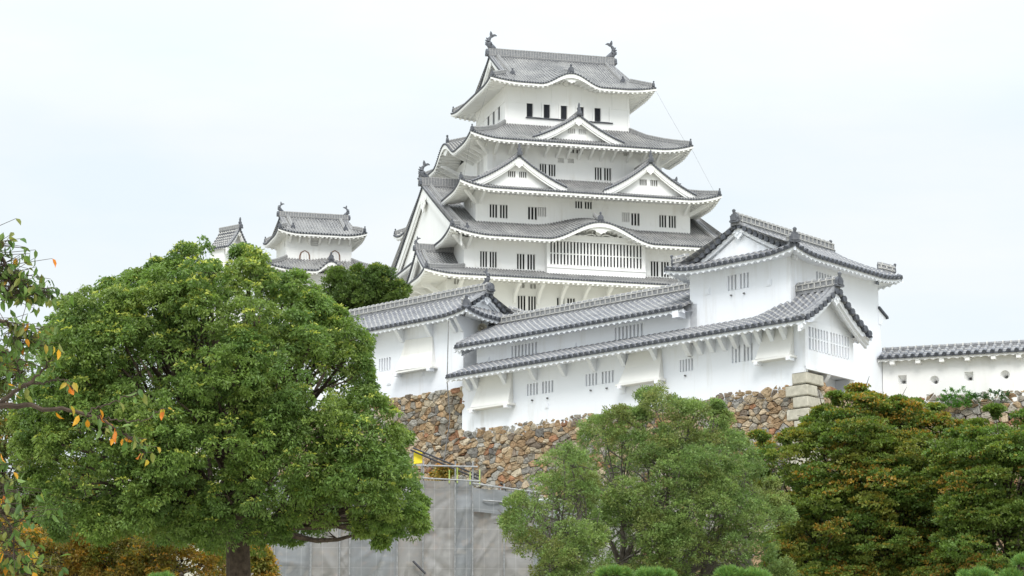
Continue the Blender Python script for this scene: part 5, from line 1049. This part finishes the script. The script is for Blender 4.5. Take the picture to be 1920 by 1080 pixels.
# ================================================================ scaffold with grey mesh sheets below the stone wall
def fsheet(lo, hi):
    def f(t, b):
        uv = nd(t, 'UVMap'); s = nd(t, 'SeparateXYZ'); t.links.new(uv.outputs[0], s.inputs[0]); n = noise(t, .9, 5, .6); c = ramp(t, n, [(.3, lo), (.7, hi)]); o_ = []
        for ax, per, wd in (('X', .46, .035), ('Y', .62, .025)):
            dv = nd(t, 'Math', operation='DIVIDE'); t.links.new(s.outputs[ax], dv.inputs[0]); dv.inputs[1].default_value = per; fr = nd(t, 'Math', operation='FRACT'); t.links.new(dv.outputs[0], fr.inputs[0]); lt = nd(t, 'Math', operation='LESS_THAN'); t.links.new(fr.outputs[0], lt.inputs[0]); lt.inputs[1].default_value = wd; o_.append(lt)
        mxx = nd(t, 'Math', operation='MAXIMUM'); t.links.new(o_[0].outputs[0], mxx.inputs[0]); t.links.new(o_[1].outputs[0], mxx.inputs[1]); m2 = nd(t, 'Math', operation='MULTIPLY'); t.links.new(mxx.outputs[0], m2.inputs[0]); m2.inputs[1].default_value = .26
        t.links.new(mixc(t, m2.outputs[0], c, (.5, .5, .5)), b.inputs['Base Color']); b.inputs['Roughness'].default_value = .7
        tp_ = nd(t, 'BsdfTransparent'); ms = nd(t, 'MixShader'); ms.inputs[0].default_value = .13; o = t.nodes['Material Output']; t.links.new(b.outputs[0], ms.inputs[1]); t.links.new(tp_.outputs[0], ms.inputs[2]); t.links.new(ms.outputs[0], o.inputs[0])
    return f
material('mesh_sheet_warm', fsheet((.21, .205, .20), (.30, .295, .29))); material('mesh_sheet_blue', fsheet((.18, .19, .20), (.25, .265, .28)))
SCO = at(480, 1000, 84); SCd = dirs(84); SF_ = Frame(SCO, SCd, dirs(-6)); scf = thing('scaffold', 'tall scaffold hung with grey mesh sheets below the stone wall, behind the trees', 'scaffold', SF_(5, 1, 0))
def sx(px, py=1000): return onp(px, py, SF_(0, 0, 0), SCd)
xs_ = [470, 515, 583, 637, 656, 745, 793, 853, 886, 945, 1000, 1080, 1160]; ztop = sx(800, 900)[1]; rnd = np.random.default_rng(81)
for i in range(len(xs_)-1):
    a0, a1 = sx(xs_[i])[0], sx(xs_[i+1])[0]; zt = ztop if xs_[i] < 880 else sx(960, 935 if xs_[i] > 890 else 925)[1]; nx_, nz_ = 36, 150; A, Z_ = np.meshgrid(np.linspace(a0, a1, nx_), np.linspace(0, zt, nz_), indexing='ij'); u = (A-a0)/(a1-a0)
    wdt = a1-a0; X_ = A-a0; hang = np.sin(pi*u)**.6; fold = .07*hang*np.sin(Z_*.7+rnd.uniform(0, 6))+.05*hang*np.abs(np.sin(pi*Z_/1.8+.3))
    for _ in range(26):           # creases running down and across the loose cloth
        cx, cz, an = rnd.uniform(0, wdt), rnd.uniform(zt-9, zt), rnd.choice([rnd.normal(1.35, .18), rnd.normal(.5, .3), rnd.normal(-.5, .3)]); dn_ = (X_-cx)*sin(an)-(Z_-cz)*cos(an); al = (X_-cx)*cos(an)+(Z_-cz)*sin(an)
        fold = fold+rnd.choice([-1, 1])*rnd.uniform(.02, .05)*np.exp(-(dn_/rnd.uniform(.05, .14))**2-(al/rnd.uniform(.5, 1.6))**2)*np.clip(np.sin(pi*u)*3, 0, 1)
    mb = MB(); mb.grid(SF_(A, .06+fold*1.3, Z_), np.stack([A-a0+.1, Z_], -1)); mb.build('mesh_sheet', 'mesh_sheet_warm' if i % 3 != 1 else 'mesh_sheet_blue', scf, smooth=True)
a0, a1 = sx(886)[0], sx(1000)[0]; zt = sx(940, 915)[1]; A, Z_ = np.meshgrid(np.linspace(a0, a1, 30), np.linspace(zt-.75, zt, 8), indexing='ij'); mb = MB(); mb.grid(SF_(A, -.03+.05*np.sin(A*7+Z_*3), Z_-.02*(A-a0)*4), np.stack([A, Z_], -1)); mb.build('mesh_sheet', 'mesh_sheet_blue', scf, smooth=True)
for px in xs_:
    a = sx(px)[0]; zt = ztop+(.6 if px in (793, 853, 886) else .15); mb = MB(); mb.tube([SF_(a, -.05, 0), SF_(a, -.05, zt if px < 900 else sx(px, 925)[1]+.3)], .025 if px != 583 else .035, 6); mb.build('upright_pipe', 'steel_pipe', scf)
for i, (q, m_) in enumerate((((770, 873, 895, 876), 'steel_pipe'), ((790, 897, 900, 903), 'steel_pipe'), ((885, 907, 1015, 925), 'steel_pipe'), ((905, 939, 1010, 946), 'steel_pipe'))):
    p, r_ = sx(q[0], q[1]), sx(q[2], q[3]); mb = MB(); mb.tube([SF_(p[0], -.1, p[1]), SF_(r_[0], -.1, r_[1])], .028, 6); mb.build('cross_pipe', m_, scf)
for x, y0, y1 in ((791, 868, 903), (843, 880, 905), (858, 876, 905), (882, 884, 908), (900, 880, 910)):
    p, r_ = sx(x, y0), sx(x, y1); mb = MB(); mb.tube([SF_(p[0], .1, p[1]), SF_(p[0], .1, r_[1])], .022, 6); mb.build('guard_post', 'lime_pipe' if x != 791 else 'steel_pipe', scf)
for q in ((775, 838, 902, 892), (770, 842, 898, 897)): p, r_ = sx(q[0], q[1]), sx(q[2], q[3]); mb = MB(); mb.tube([SF_(p[0], .2, p[1]), SF_(r_[0], .2, r_[1])], .03, 6); mb.build('handrail', 'black_pipe', scf)
p, r_ = sx(774, 1053), sx(797, 1077); mb = MB(); mb.tube([SF_(p[0], -.16, p[1]), SF_(r_[0], -.22, r_[1])], .04, 6); mb.build('brace', 'black_pipe', scf)
mb = MB()
for x in xs_: a = sx(x)[0]; mb.tube([SF_(a, 1.1, 0), SF_(a, 1.1, ztop-.1)], .025, 5)
for z in np.arange(1.8, ztop, 1.8): mb.tube([SF_(sx(470)[0], 1.1, z), SF_(sx(1160)[0], 1.1, z)], .025, 5); mb.box(SF_(sx(470)[0], .2, z), SF_.v(sx(1160)[0]-sx(470)[0], 0), SF_.v(0, .8), UP*.05)
mb.build('inner_frame', 'steel_pipe', scf)
# yellow board
q = sx(776, 866); ys = thing('yellow_sign', 'small yellow board sticking out beside the big tree above the scaffold', 'sign', SF_(q[0], .3, q[1]))
p = sx(777, 842); r_ = sx(793, 866); mb = MB(); mb.prism([SF_(p[0], .3, p[1]), SF_(r_[0], .3, p[1]-.05), SF_(r_[0], .3, r_[1]), SF_(p[0], .3, r_[1]-.03)], SF_.v(0, .04)); mb.build('board', 'sign_yellow', ys)
mb = MB(); mb.tube([SF_(q[0], .36, q[1]-1.5), SF_(q[0], .36, q[1]+.4)], .02, 5); mb.build('post', 'steel_pipe', ys)
# white roof sheets behind the scaffold
wt_ = MB(); p, r_ = sx(930, 925), sx(1110, 945); q = sx(1110, 905); A, B_ = np.meshgrid(np.linspace(p[0], r_[0]+2, 20), np.linspace(0, 3.4, 8), indexing='ij'); wt_.grid(SF_(A, 1.6+B_, ztop-.75+.22*B_+.03*np.sin(A*3+B_)), None); P_ = SF_(A[:, 0], 1.6, ztop-.78); wt_.grid(np.stack([P_, P_-UP*.25], 1))
tp = wt_.build('tarpaulin_roof', 'white_sheet', base=SF_(9, 3, 0)); tag(tp, 'white sheet roof behind the scaffold, glimpsed through the feathery trees', 'tarpaulin')
